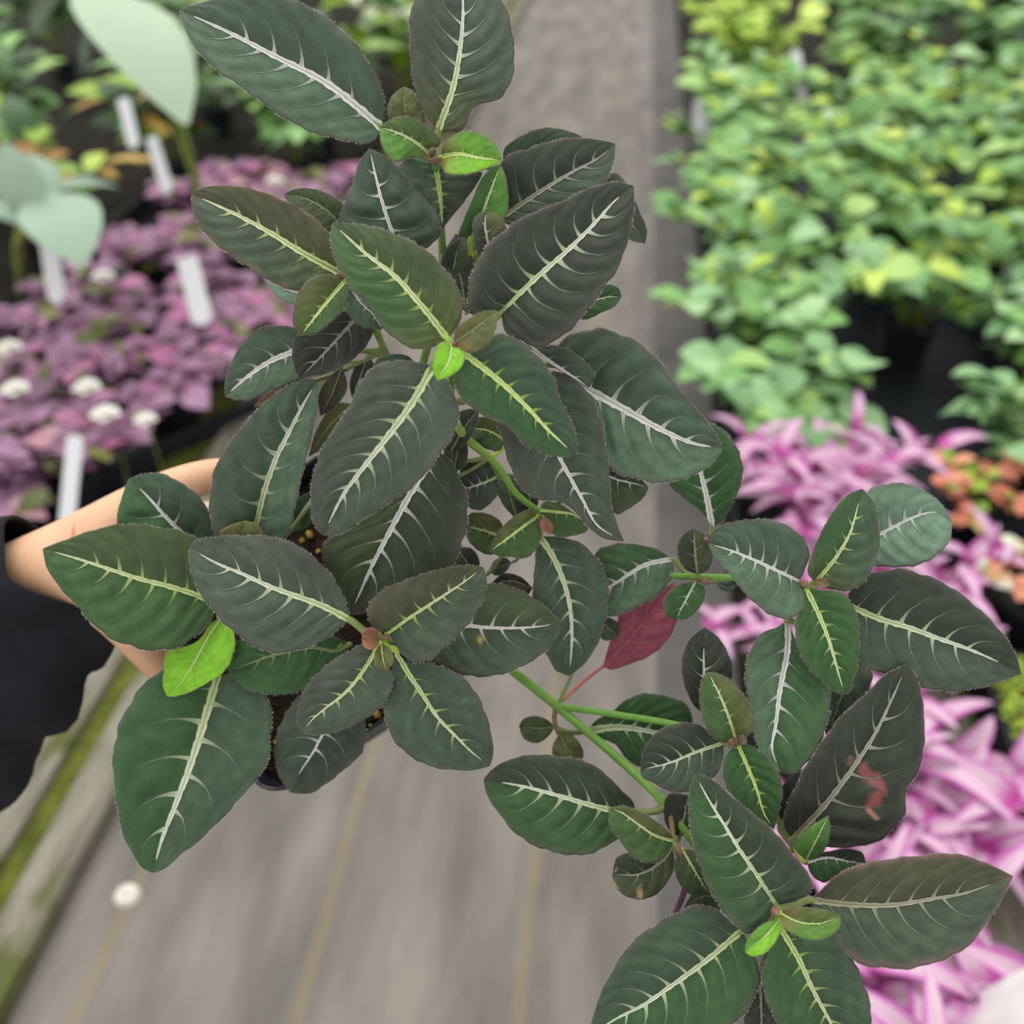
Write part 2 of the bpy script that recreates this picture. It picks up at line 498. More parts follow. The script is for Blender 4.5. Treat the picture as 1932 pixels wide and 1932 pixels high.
rows = [('second', [(0.62, 2.06, .28), (0.98, 2.12, .30)]), ('third', [(0.62, 2.40, .31), (0.98, 2.48, .32)]), ('fourth', [(0.30, 2.58, .31), (0.68, 2.78, .33), (1.06, 2.82, .33)]),
        ('fifth', [(0.32, 2.96, .33), (0.74, 3.14, .34), (1.12, 3.16, .34), (1.42, 3.05, .34)]), ('sixth', [(0.34, 3.36, .34), (0.80, 3.50, .35), (1.20, 3.52, .35), (1.56, 3.46, .35)])]
where = {2: ['in the middle', 'toward the right edge'], 3: ['beside the walkway', 'in the middle', 'toward the right edge'],
         4: ['beside the walkway', 'second from the walkway', 'third from the walkway', 'at the right edge']}
for rn, pl in rows:
    for (x, y, h), wh in zip(pl, where[len(pl)]):
        gp('bushy bright green plant, %s row of the right-hand bed, %s' % (rn, wh), x, y, h, 0.29, 190, (0.045, 0.09), GK, 11, 'bushy green plants in the right-hand bed')
far = [(0.86, 3.98, .42, 'behind the yellow-green plant'), (1.28, 3.98, .40, 'third from the walkway'), (1.72, 4.0, .40, 'at the right edge'), (0.9, 4.6, .46, 'back row nearest the walkway'),
       (1.4, 4.6, .46, 'back row in the middle'), (1.95, 4.7, .46, 'back row in the corner')]
for (x, y, h, wh) in far:
    gp('broad-leaved dark green plant at the far end, %s' % wh, x, y, h, 0.32, 120, (0.09, 0.16), VK + DK + GK, 9, 'darker plants at the far end of the right-hand bed')

# --- pink striped plants, salmon plant, sedum tray on the right
PK = (('lance', 0.34, 'pink'), ('lance', 0.38, 'pink'), ('lance', 0.30, 'pink'))
def spider(label, x, y, rng, h, spread, stems, per, L, z0=0.0, bare=None):
    """trailing plant: stems with lance leaves set alternately around them"""
    root = empty('striped_plant', (x, y, z0)); tag(root, label, 'plant')
    link('nursery_pot', POT, root)
    for s in range(stems):
        a = 2 * math.pi * (s + rng.random() * 0.6) / stems; rr = spread * (0.3 + 0.7 * rng.random())
        b = Vector((0.01 * math.cos(a), 0.01 * math.sin(a), 0.07)); e = Vector((rr * math.cos(a), rr * math.sin(a), h * (0.55 + 0.45 * rng.random())))
        mid = Vector((e.x * 0.45, e.y * 0.45, 0.07 + (e.z - 0.07) * 0.75))
        stem_obj(root, [b, mid, e], 0.0032, 'pinkstem')
        for i in range(per):
            t = 0.3 + 0.7 * i / (per - 1); p = b.lerp(mid, min(1, t * 2)) if t < 0.5 else mid.lerp(e, (t - 0.5) * 2)
            q = a + i * 2.35 + rng.uniform(-.4, .4)
            d = Vector((math.cos(q), math.sin(q), rng.uniform(-0.15, 0.5) + 0.25 * t))
            sh, wd, mm = PK[rng.randrange(3)]
            put_leaf(root, lm(sh, wd, mm, 0.16, 0.28), p, d, L * rng.uniform(0.75, 1.15) * (1.05 - 0.3 * t), (rng.uniform(-.2, .2), rng.uniform(-.5, .1), 1))
    return root


R2 = random.Random(5)
spider('pink and white striped trailing plant in front of the round-leaved green plants', 0.33, 1.32, R2, 0.25, 0.20, 13, 9, 0.10)
spider('pink striped plant behind the upper right rosette of the held plant', 0.41, 1.10, R2, 0.22, 0.18, 10, 8, 0.10)
spider('pink striped plant below the maroon leaf beside the walkway', 0.28, 1.03, R2, 0.18, 0.15, 10, 8, 0.085)
spider('pink and white striped plant at the right edge beside the timber edging', 0.39, 0.80, R2, 0.19, 0.15, 8, 7, 0.125)
spider('pink striped plant in the lower right corner with the widest white stripes', 0.34, 0.53, R2, 0.20, 0.16, 8, 7, 0.125)
spider('pink striped plant low between the edging and the lower right rosette', 0.29, 0.72, R2, 0.15, 0.14, 7, 7, 0.11)

bushy('salmon_plant', 'small salmon-orange leaved plant at the right edge above the sedum tray', 'plant', 0.62, 1.18, R, 0.17, 0.12, 130, (0.022, 0.042),
      (('round', 0.8, 'orange'), ('oval', 0.7, 'orange'), ('oval', 0.6, 'cream')), 7, hmin=0.6)
bushy('salmon_plant', 'salmon and olive leaved plant behind the pink striped plants', 'plant', 0.60, 1.40, R, 0.17, 0.12, 100, (0.022, 0.04),
      (('oval', 0.7, 'orange'), ('oval', 0.6, 'g_lime'), ('round', 0.8, 'orange')), 6, hmin=0.6)
tray(0.515, 0.70, 0.60, 1.08, 'black tray holding lime green sedum at the right edge', 0.075)
link('soil_bed', box_mesh('s', -0.084, 0.084, -0.232, 0.232, 0.006, 0.05, 0.004), bpy.data.objects['plant_tray.002'], [M['terracotta']])
sed = leaf_mesh('sedum_leaf', 'round', 0.8, 0.05, 0.3, 5); sed.materials.append(M['sedum'])
for i in range(7):
    x, y = [(0.55, 1.03), (0.548, 0.965), (0.552, 0.90), (0.55, 0.83), (0.61, 1.0), (0.615, 0.93), (0.61, 0.85)][i]
    root = empty('sedum', (x, y, 0.05)); tag(root, 'lime green sedum clump in the black tray, ' + ['farthest of the edge row', 'third of the edge row', 'second of the edge row', 'nearest of the edge row', 'farthest of the inner row', 'middle of the inner row', 'nearest of the inner row'][i], 'plant', 'lime sedum clumps in the tray')
    for s in range(9):
        a = s * 2.4; rr = 0.008 + 0.007 * math.sqrt(s) * 1.0
        tip = Vector((rr * math.cos(a), rr * math.sin(a), 0.03 + 0.012 * R.random()))
        stem_obj(root, [Vector((tip.x * .5, tip.y * .5, 0)), tip * 0.7, tip], 0.0016)
        for k in range(8):
            q = k * 2.4; put_leaf(root, sed, tip - Vector((0, 0, 0.002 * k)), (math.cos(q), math.sin(q), 0.9 - 0.14 * k), 0.006 + 0.0012 * k, (math.cos(q) * -.3, math.sin(q) * -.3, 1))

# white sack in the lower right corner
sv, sf = [], []
ns, nr = 24, 12
for i in range(nr + 1):
    t = i / nr; zz = 0.17 * math.sin(t * math.pi / 2) if t < 1 else 0.17
    rr = 0.10 * (math.cos(t * math.pi / 2) ** 0.55) if t < 1 else 0.0
    for k in range(ns):
        q = 2 * math.pi * k / ns
        wv = 1 + 0.06 * math.sin(3 * q + 4 * t) + 0.04 * math.sin(7 * q - 3 * t)
        sv.append((rr * 1.2 * wv * math.cos(q), rr * 0.8 * wv * math.sin(q), zz))
for i in range(nr):
    for k in range(ns):
        k2 = (k + 1) % ns; sf.append((i * ns + k, i * ns + k2, (i + 1) * ns + k2, (i + 1) * ns + k))
c = ground(1925, 1900, 0.20)
o = link('white_sack', mesh_np('white_sack', sv, sf), None, [M['cloth']]); o.location = (c[0] + 0.062, c[1] - 0.02, 0); o.scale = (1, 1, 1.5)
tag(o, 'white cloth sack cut by the lower right corner of the frame', 'sack')

# --- left bed
tl = tray(-0.40, 0.40, -0.30, 0.30, 'black plastic tray of purple-leaved plants left of the walkway', 0.06, math.radians(52))
tl.location = (-1.08, 1.62, 0)
tl2 = tray(-0.30, 0.30, -0.55, 0.55, 'black plastic tray under the farther purple plants left of the walkway', 0.06)
tl2.location = (-1.06, 2.55, 0)
PU = (('round', 0.85, 'purple'), ('oval', 0.75, 'purple'), ('heart', 0.8, 'purple'), ('oval', 0.6, 'purple'), ('oval', 0.6, 'purple'), ('oval', 0.6, 'purple'), ('oval', 0.6, 'purple'), ('oval', 0.6, 'g_olive'))
R3 = random.Random(21)
plist = [(-0.90, 1.34, 'purple-leaved plant with white flowers nearest the hand'), (-1.02, 1.20, 'purple-leaved plant at the left edge above the sleeve'),
         (-0.83, 1.62, 'purple-leaved plant beside the held plant above the thumb'), (-1.05, 1.52, 'purple-leaved plant with white flower heads at the left edge'),
         (-1.22, 1.44, 'purple-leaved plant cut by the left edge of the frame'), (-0.85, 1.92, 'purple-leaved plant behind the tall white label'),
         (-1.08, 1.84, 'purple-leaved plant with bright pink young leaves at the left'), (-0.86, 2.24, 'purple-leaved plant behind the olive leaf of the held plant'),
         (-1.10, 2.20, 'purple-leaved plant in front of the silvery broad-leaved plant'), (-0.84, 2.62, 'farthest purple-leaved plant beside the walkway'), (-1.08, 2.56, 'farthest purple-leaved plant away from the walkway')]
plist += [(-0.74, 1.82, 'purple-leaved plant leaning over the walkway edging'), (-0.72, 2.45, 'purple-leaved plant beyond the dark gap beside the walkway edging'), (-1.25, 1.70, 'purple-leaved plant hard against the left edge under the silvery leaves')]
for (x, y, lb) in plist:
    bushy('purple_plant', lb, 'plant', x, y, R3, 0.17, 0.21, 160, (0.04, 0.07), PU, 10, z0=0.006, stem_mat='pinkstem', hmin=0.35)

# white flowers among the purple leaves
def flower(p, label, rng, s=0.016):
    root = empty('white_flower', p); tag(root, label, 'flower', 'white flowers among the purple plants')
    me = lm('round', 0.9, 'cream_petal' if 'cream_petal' in M else 'cream')
    for ring, (el, sc) in enumerate(((0.25, 1.0), (0.9, 0.8))):
        for k in range(5):
            q = 2 * math.pi * (k + 0.5 * ring) / 5
            put_leaf(root, FL, (0, 0, 0), (math.cos(q), math.sin(q), el), s * sc, (0, 0, 1), name='petal')
    stem_obj(root, [Vector((0, 0, -p[2] + 0.004)), Vector((0.008, 0, -p[2] * 0.5)), Vector((0, 0, 0))], 0.0014)


FL = leaf_mesh('petal', 'round', 0.85, 0.1, 0.1, 5); FL.materials.append(M['petal'])
for (fx, fy, lb) in [(30, 738, 'white flower at the left edge among purple leaves'), (165, 735, 'upper white flower of the pair above the white label'),
                     (200, 785, 'lower white flower of the pair above the white label'), (275, 795, 'small greyish white flower beside the black tray rim'),
                     (520, 345, 'white flower left of the olive leaf of the held plant'), (18, 660, 'faint white flower at the left edge'), (195, 525, 'pale flower beside the dark gap')]:
    z = 0.2
    p = ground(fx, fy, z)
    flower(tuple(p), lb, R3, 0.026 if fx != 275 else 0.02)


# white plant labels stuck in the pots
def plant_label(x0, y0, x1, y1, depth, wid, label):
    a = P3(x0, y0, depth); b = P3(x1, y1, depth * 1.0)
    ax = Vector(a - b); L = ax.length
    o = bpy.data.objects.new('plant_label', None); col.objects.link(o)
    bm = bmesh.new(); bmesh.ops.create_cube(bm, size=1)
    pts = [(-wid / 2, -L * 0.12), (0, -L * 0.25), (wid / 2, -L * 0.12), (wid / 2, L * 0.97), (wid * 0.3, L), (-wid * 0.3, L), (-wid / 2, L * 0.97)]
    bm.free()
    v = [(p[0], -0.0006, p[1]) for p in pts] + [(p[0], 0.0006, p[1]) for p in pts]
    n = len(pts); f = [tuple(range(n)), tuple(range(2 * n - 1, n - 1, -1))] + [((i + 1) % n, i, i + n, (i + 1) % n + n) for i in range(n)]
    me = mesh_np('plant_label', v, f, False)
    col.objects.unlink(o); bpy.data.objects.remove(o)
    o = link('plant_label', me, None, [M['tag']])
    z = ax.normalized(); y = Vector(FWD); y = (y - z * y.dot(z)).normalized(); xx = y.cross(z)
    o.matrix_world = Matrix.Translation(Vector(b)) @ Matrix((xx, y, z)).transposed().to_4x4()
    tag(o, label, 'label')


plant_label(142, 822, 128, 965, 1.52, 0.024, 'white plastic label standing at the near edge of the purple tray')
plant_label(352, 485, 378, 590, 1.95, 0.040, 'broad white plastic label among the purple leaves')
plant_label(85, 420, 105, 545, 1.95, 0.034, 'white plastic label below the silvery broad leaves at the left')
plant_label(285, 258, 312, 345, 2.35, 0.028, 'white plastic label in front of the tall broad-leaved plant')
plant_label(232, 185, 250, 262, 2.5, 0.030, 'small white plastic label under the large pale leaf')
plant_label(1500, 95, 1520, 215, 3.05, 0.03, 'faint white label standing among the far green plants')
plant_label(1325, 190, 1318, 250, 3.4, 0.05, 'pale grey label at the walkway side of the far green plants')


# broad-leaved plants at the upper left
def broadleaf(label, x, y, h, leaves, m, wid=0.5, stem_m='bgstem', shape='oval'):
    root = empty('broadleaf_plant', (x, y, 0)); tag(root, label, 'plant'); link('nursery_pot', POT, root)
    for (tip, base, L) in leaves:      # world positions of leaf base and leaf tip
        b = Vector(base) - Vector((x, y, 0)); t = Vector(tip) - Vector((x, y, 0))
        stem_obj(root, [Vector((0, 0, 0.07)), Vector((b.x * 0.4, b.y * 0.4, b.z * 0.7)), b], 0.005, stem_m)
        put_leaf(root, lm(shape, wid, m, 0.10, 0.1), b, t - b, (t - b).length, Vector(CAM) - b + Vector((0, 0, 2.5)))
    return root


def Pd(x, y, d): return tuple(P3(x, y, d))
broadleaf('tall plant with one large pale green leaf arching at the upper left', -0.98, 2.30, 0.55,
          [(Pd(352, 212, 1.85), Pd(160, -20, 2.0), 0), (Pd(60, 60, 2.2), Pd(150, -40, 2.1), 0), (Pd(150, 130, 2.3), Pd(230, -30, 2.2), 0)], 'g_blue', 0.44)
broadleaf('silvery broad-leaved plant cut by the left edge above the purple plants', -1.30, 1.95, 0.4,
          [(Pd(10, 270, 1.75), Pd(60, 420, 1.8), 0), (Pd(-60, 380, 1.8), Pd(60, 430, 1.8), 0), (Pd(222, 345, 1.9), Pd(75, 372, 1.85), 0), (Pd(152, 490, 1.7), Pd(88, 368, 1.82), 0),
           (Pd(50, 285, 1.9), Pd(80, 420, 1.85), 0)], 'g_blue', 0.62)
LK = (('oval', 0.5, 'g_dark'), ('oval', 0.45, 'g_dark'), ('lance', 0.35, 'g_mid'), ('oval', 0.4, 'g_dark'), ('oval', 0.5, 'g_lime'))
R4 = random.Random(8)
for (x, y, h, lb, ks) in [(-1.45, 2.35, .36, 'dark green leafy plant with yellowing leaves at the upper left', LK + (('oval', 0.4, 'ochre'), ('lance', 0.3, 'ochre'))),
                          (-1.72, 2.75, .40, 'dark green leafy plant in the upper left corner', LK),
                          (-1.35, 2.95, .42, 'dark green plant behind the large pale leaf', LK + (('lance', 0.3, 'ochre'),)),
                          (-0.98, 2.98, .36, 'green plant with long narrow leaves under the large upper left leaf of the held plant', DK + (('lance', 0.3, 'g_pale'), ('lance', 0.3, 'g_pale'))),
                          (-1.0, 3.35, .44, 'lime and green plant behind the tip of the large upper left leaf', LK + (('oval', 0.5, 'g_lime'), ('oval', 0.5, 'g_mid'))),
                          (-0.78, 3.65, .46, 'green and cream variegated plant between the two top leaves of the held plant', (('oval', 0.6, 'cream'), ('oval', 0.5, 'g_lime'), ('oval', 0.5, 'g_mid'), ('oval', 0.5, 'g_dark'))),
                          (-1.42, 3.55, .46, 'tall green plant at the top edge left of the walkway', LK), (-2.05, 3.2, .46, 'tall dark plant at the top left corner', LK)]:
    bushy('leafy_plant', lb, 'plant', x, y, R4, h, 0.25, 95, (0.08, 0.16), ks, 8, hmin=0.2)
for (x, y, wh) in [(-1.8, 3.9, 'front row left'), (-0.85, 4.3, 'beside the walkway'), (-1.4, 4.3, 'in the middle'), (-2.3, 4.2, 'at the left corner'), (-2.0, 4.8, 'back row left'), (-1.2, 5.0, 'back row right')]:
    bushy('leafy_plant', 'tall green plant at the far end of the left-hand bed, ' + wh, 'plant', x, y, R4, .5, 0.28, 80, (0.10, 0.18), LK, 7, hmin=0.2,
          group='tall plants at the far end of the left-hand bed')

# ------------------------------------------------------------------ the held plant
PAL = dict(D=(66, 85, 67), K=(50, 57, 45), G=(53, 90, 46), H=(88, 114, 89), Y=(92, 142, 56), L=(128, 190, 44), O=(92, 98, 54),
           B=(76, 74, 50), P=(76, 81, 71), M=(150, 74, 92), R=(140, 92, 72), Q=(70, 84, 52), S=(110, 140, 116))
VEN = dict(w=((226, 228, 220), (232, 232, 226)), c=((196, 212, 150), (222, 228, 206)), y=((168, 200, 84), (218, 228, 176)),
           n=((150, 152, 118), (176, 174, 160)), l=((170, 208, 70), (206, 230, 130)), m=((186, 100, 112), (176, 96, 110)), f=((128, 150, 92), (150, 165, 120)))
plant = empty('potted_plant', tuple(px(700, 1100, 58)))
tag(plant, 'hand-held potted plant with dark velvety leaves and silver-white veins', 'plant')
PINV = Vector(plant.location)
rngl = np.random.default_rng(4)
NODES = []


def local(v):
    return np.asarray(v) - np.array(PINV)


def leaf(base_tip, A, B, d, cols='DD', vein='c', vw=1.0, fold=0.38, bend=0.5, nv=6, petiole=True, relief=1.0, damage=None, margin=(92, 82, 78), vlen=0.93, label=None, hair=True):
    mid = np.array(base_tip, float)
    A = np.array([mid[0]] + list(A) + [mid[-1]], float); B = np.array([mid[0]] + list(B) + [mid[-1]], float)
    Lpx = np.sqrt(((mid[1:] - mid[:-1]) ** 2).sum(1)).sum()
    big = Lpx > 150
    nu, nw = (64, 18) if big else (36, 11)
    d0, d1 = d[0] / 100, d[1] / 100
    scale = d0 / FOC
    ph = rngl.uniform(0, 6.28, 6)
    wave = rngl.uniform(0.5, 1.2)

    def surf(u, wv, side, lift=0.0):
        """u along, wv 0..1 from midrib to edge, side 0=A 1=B -> world points"""
        mm = resample(mid, u); ee = np.where(np.asarray(side)[..., None] == 0, resample(A, u), resample(B, u))
        jag = 1 + 0.012 * np.sin(u * 46 + ph[0] + side) * (u > .05) * (u < .97) + 0.007 * np.sin(u * 97 + ph[1])
        q = mm + (ee - mm) * (wv * jag)[..., None]
        hw = np.sqrt(((ee - mm) ** 2).sum(-1)) * scale
        dep = d0 + (d1 - d0) * u - bend / 100 * 4 * u * (1 - u) * 0.6
        dep = dep - fold * hw * (wv - 0.42 * wv ** 2)
        p = (u - 0.08 * wv - 0.19 * wv ** 1.8) * nv * 1.12 - 0.35 - 0.45 * side
        fr = p - np.floor(p)
        h = np.sin(np.pi * fr) ** 1.6 * (1 - np.exp(-(wv * 5) ** 2)) * (1 - wv ** 3)
        dep = dep - relief * 0.07 * hw * h
        dep = dep - 0.05 * hw * wave * np.sin(u * 11 + ph[2] + side * 2) * wv ** 2
        dep = dep - lift
        return P3(q[..., 0], q[..., 1], dep), fr

    us = np.linspace(0.004, 0.996, nu + 1) ; us = us + 0.0
    ws = np.concatenate([-np.linspace(1, 0, nw + 1), np.linspace(0, 1, nw + 1)[1:]])
    U, W = np.meshgrid(us, ws, indexing='ij')
    side = (W > 0).astype(int)
    pts, fr = surf(U, np.abs(W), side)
    nc = 2 * nw + 1
    ca, cb = np.array(lin(PAL[cols[0]])), np.array(lin(PAL[cols[1]]))
    ca, cb = 0.8 * ca + 0.2 * cb, 0.8 * cb + 0.2 * ca
    c = np.where(side[..., None] == 0, ca, cb)  # half tones hold own colour plus painted-in shading of the folded blade
    if len(cols) > 2:                              # third letter: tone towards the base
        ct = np.array(lin(PAL[cols[2]])); k = np.clip(1 - U / 0.4, 0, 1)[..., None] * 0.8
        c = c * (1 - k) + ct * k
    aw = np.abs(W)
    mg = np.clip((aw - 0.86) / 0.14, 0, 1)[..., None] * 0.55
    tip = np.clip((U - 0.9) / 0.1, 0, 1)[..., None] * 0.3
    mcol = np.array(lin(margin)); k = np.maximum(mg, tip)
    c = c * (1 - k) + mcol * k
    dist = np.minimum(fr, 1 - fr) / (nv * 1.12) * Lpx
    vl = np.exp(-(dist / 3.0) ** 2) * np.clip(1 - aw * 0.9, 0, 1) * 0.30
    c = c * (1 - vl[..., None]) + (c * 1.6 + 0.04) * vl[..., None]
    mo = 1 + 0.10 * np.sin(U * 9 + ph[3]) * np.sin(W * 5 + ph[4]) + 0.06 * np.sin(U * 23 + W * 17 + ph[5])
    c = c * mo[..., None]
    if damage is not None:
        for (du, dw, ru, rw, colr, seed) in damage:
            qq = np.random.default_rng(seed)
            nz = sum(np.sin(U * qq.uniform(20, 90) + W * qq.uniform(10, 60) + qq.uniform(0, 6)) for _ in range(6)) / 4
            g = ((U - du) / ru) ** 2 + ((W - dw) / rw) ** 2
            k = (np.clip(1.6 - g * 1.5 + nz * 0.7, 0, 1))[..., None]
            c = c * (1 - k) + np.array(lin(colr)) * k
    f = []
    for i in range(nu):
        for j in range(nc - 1):
            a = i * nc + j
            f.append((a, a + 1, a + nc + 1, a + nc))
    v = local(pts.reshape(-1, 3))
    me = mesh_np('leaf', v, f, True, c.reshape(-1, 3))
    # faces should point at the camera
    me.update()
    ctr = me.polygons[len(f) // 2 + nw // 2]
    if Vector(ctr.normal).dot(Vector(CAM) - (Vector(ctr.center) + PINV)) < 0: me.flip_normals()
    o = link('leaf', me, plant, [M['leaf'], M['under']])
    if label: o['label'] = label
    so = o.modifiers.new('thickness', 'SOLIDIFY'); so.thickness = 0.00035; so.offset = -1; so.material_offset = 1; so.use_rim = True

    # silver vein: midrib with barbed side veins, lying on the blade
    v0, v1 = np.array(lin(VEN[vein][0])), np.array(lin(VEN[vein][1]))
    vv, vf, vc = [], [], []
    lift = 0.00028
    hwm = vw * (1.5 + 0.0205 * Lpx)
    n = max(24, int(Lpx / 4))
    uu = np.linspace(0.004, vlen, n)
    prof = np.array([-1, -0.34, -0.1, 0.1, 0.34, 1.0])
    def halfw(u): return hwm * (np.clip(1 - u / (vlen + 0.01), 0, 1) ** 0.5) * (0.78 + 0.22 * np.exp(-u * 3)) * (1 + 0.10 * np.sin(u * 71 + ph[0]) + 0.08 * np.sin(u * 143 + ph[1]))
    Em = [np.sqrt(((resample(E_, uu) - resample(mid, uu)) ** 2).sum(1)) + 1e-3 for E_ in (A, B)]
    hw_ = halfw(uu)
    for pj in prof:
        sd = 0 if pj < 0 else 1
        wv = np.clip(abs(pj) * hw_ / Em[sd], 0, 0.9)
        q, _ = surf(uu, wv, np.full(n, sd), lift + 0.00010 * (abs(pj) > 0.2) * (abs(pj) < 0.9))
        vv.append(q)
        g = v0[None] * (1 - np.clip(uu * 1.6, 0, 1))[:, None] + v1[None] * np.clip(uu * 1.6, 0, 1)[:, None]
        if vein in 'yl' and abs(pj) > 0.3: g = 0.45 * g + 0.55 * np.array(lin((214, 226, 178)))
        if abs(pj) < 0.2: g = g * (0.52 if vein != 'l' else 0.85)
        elif abs(pj) > 0.9: g = g * 0.85 + 0.15 * c.mean((0, 1))
        vc.append(g)
    V = np.stack(vv, 1); Cc = np.stack(vc, 1); k6 = len(prof)
    for i in range(n - 1):
        for j in range(k6 - 1): vf.append((i * k6 + j, i * k6 + j + 1, (i + 1) * k6 + j + 1, (i + 1) * k6 + j))
    V = V.reshape(-1, 3); Cc = Cc.reshape(-1, 3)
    Vs, Cs = [V], [Cc]; off = len(V)
    for sd in (0, 1):
        for i in range(nv):
            u0 = (i + 0.35 + 0.45 * sd) / (nv * 1.12)
            if u0 > vlen - 0.13 or u0 < 0.03: continue
            ns = 18 if big else 11
            t = np.linspace(0, 1, ns); reach = 0.84 if big else 0.7
            wv = 0.005 + reach * t
            ui = u0 + 0.08 * wv + 0.19 * wv ** 1.8
            ui = np.clip(ui, 0, 0.985)
            bw = (0.40 * hwm * (1 - 0.55 * u0) * (1 - t) ** 7 + 0.18 * hwm * (1 - t) ** 2 + (0.95 if big else 0.6) * (1 - 0.5 * t)) / Lpx
            barb = rngl.uniform(0.8, 1.25)
            bw = bw * np.where(t < 0.3, barb, 1)
            rows = []
            for s_ in (-1, 0, 1):
                q, _ = surf(np.clip(ui + s_ * bw, 0.001, 0.99), wv, np.full(ns, sd), lift * 1.15)
                rows.append(q)
            q = np.stack(rows, 1).reshape(-1, 3)
            lc = (ca, cb)[sd]
            k = np.clip(t * 2.4, 0, 1)[:, None] ** 0.8
            pale = np.array(lin((150, 164, 148))) if vein not in 'lyf' else lc * 1.7 + np.array([0.03, 0.05, 0.01])
            endk = np.clip((t - 0.45) / 0.55, 0, 1)[:, None]
            far = (lc * 0.5 + pale * 0.5) * (1 - endk) + (lc * 1.15) * endk
            base = v0 * (1 - u0) + v1 * u0
            cc = base[None] * (1 - k) + far * k
            cc3 = np.stack([cc, cc * np.where(t < .5, 0.62, 1)[:, None], cc], 1).reshape(-1, 3)
            for r_ in range(ns - 1):
                for s_ in range(2):
                    a = off + r_ * 3 + s_
                    vf.append((a, a + 1, a + 4, a + 3))
            Vs.append(q); Cs.append(cc3); off += len(q)
    vo = link('leaf_vein', mesh_np('leaf_vein', local(np.concatenate(Vs)), vf, True, np.concatenate(Cs)), o, [M['vein']])
    # short pale hairs along the margin
    if hair and Lpx > 60:
        nh = int(Lpx * 0.55)
        hv, hf = [], []
        for sd in (0, 1):
            uh = np.sort(rngl.uniform(0.03, 0.985, nh)); ln = rngl.uniform(1.6, 4.2, nh)
            E_ = (A, B)[sd]
            el = np.sqrt(((resample(E_, uh) - resample(mid, uh)) ** 2).sum(1)) + 1e-3
            p0, _ = surf(uh, np.full(nh, 0.995), np.full(nh, sd)); p1, _ = surf(np.clip(uh + 0.0025, 0, .999), np.full(nh, 0.995), np.full(nh, sd))
            p2, _ = surf(np.clip(uh + rngl.uniform(-.004, .009, nh), 0, .999), 1 + ln / el, np.full(nh, sd))
            for i in range(nh):
                b = len(hv); hv += [p0[i], p1[i], p2[i]]; hf.append((b, b + 1, b + 2))
        ho = link('margin_hairs', mesh_np('margin_hairs', local(np.array(hv)), hf, False), o, [M['hair']])
        ho['kind'] = 'stuff'
    # petiole to the nearest node
    if petiole:
        b3 = P3(mid[0][0], mid[0][1], d0)
        best = min(NODES, key=lambda nd: np.linalg.norm(nd - b3))
        dd = np.linalg.norm(best - b3)
        if 0.002 < dd < 0.07:
            m2, _ = surf(np.array([0.05]), np.array([0.0]), np.array([0]))
            midp = (b3 + best) / 2 + np.array([0, 0, -0.0015])
            r = 0.0006 + 0.0000028 * Lpx
            tv, tf = tube([best, midp, b3, m2[0] + (b3 - CAM) * 0.0012], [r * 1.2, r, r, r * 0.5], 12, 7)
            cc = np.tile(v0 if vein in 'lym' else np.array(lin((128, 142, 82))), (len(tv), 1))
            link('petiole', mesh_np('petiole', local(np.array(tv)), tf, True, cc), o, [M['stem']])
    return o


M['hair'] = plain('pale_leaf_hair', (150, 146, 140), 0.7, 0.1, 60)
for nd in [(858, 648, 36.7), (818, 297, 39.2), (645, 518, 38.8), (718, 1205, 40.3), (418, 1152, 43.4), (1022, 966, 42.3), (1314, 1091, 43.2),
           (1525, 1107, 40.0), (1388, 1400, 40.6), (1272, 1592, 40.9), (1464, 1718, 38.3), (1500, 1600, 41.4), (1050, 1335, 45.0), (1051, 1375, 45.0),
           (846, 760, 40.2), (835, 480, 42.8), (885, 500, 41.6), (925, 862, 42.0), (725, 660, 41.2), (640, 1215, 42.6), (1486, 1165, 41), (1340, 1010, 42.6), (1256, 1524, 41.9)]:
    NODES.append(px(*nd))

# top shoot
leaf([(722, 243), (615, 156), (517, 105), (430, 60), (337, 18)], [(726, 190), (702, 130), (666, 76), (626, 40), (568, 5), (480, -12), (390, 2)],
     [(700, 268), (648, 264), (590, 250), (517, 210), (459, 167), (398, 123), (356, 70)], (40, 39), 'DH', 'w', 0.9, nv=7)
leaf([(826, 248), (856, 160), (870, 75), (873, 0), (866, -50)], [(796, 205), (779, 155), (775, 95), (781, 0), (815, -40)],
     [(872, 246), (892, 205), (949, 181), (968, 140), (970, 90), (952, 10), (915, -35)], (39.6, 39.4), 'PDO', 'c', 1.0, nv=7)
leaf([(770, 240), (766, 215), (763, 190), (763, 163)], [(738, 232), (731, 203), (745, 175)], [(800, 230), (795, 200), (782, 173)], (40.2, 40), 'OO', 'f', 0.7, nv=3)
leaf([(812, 290), (778, 264), (749, 250), (716, 240)], [(832, 265), (822, 252), (796, 232), (767, 219), (735, 226)],
     [(793, 298), (771, 297), (749, 306), (727, 288), (717, 262)], (39.0, 38.3), 'QYO', 'y', 1.1, nv=5)
leaf([(832, 296), (865, 290), (901, 297), (948, 303)], [(834, 279), (858, 254), (887, 246), (916, 257), (941, 283)],
     [(840, 326), (865, 330), (894, 326), (916, 319), (938, 308)], (39.0, 38.3), 'YLR', 'l', 1.3, nv=6)
leaf([(818, 305), (826, 340), (832, 385), (835, 432)], [(765, 300), (745, 330), (770, 360), (805, 410)], [(860, 320), (908, 323), (880, 375), (850, 412)], (40.4, 41), 'HP', 'l', 1.9, fold=.5, nv=5)
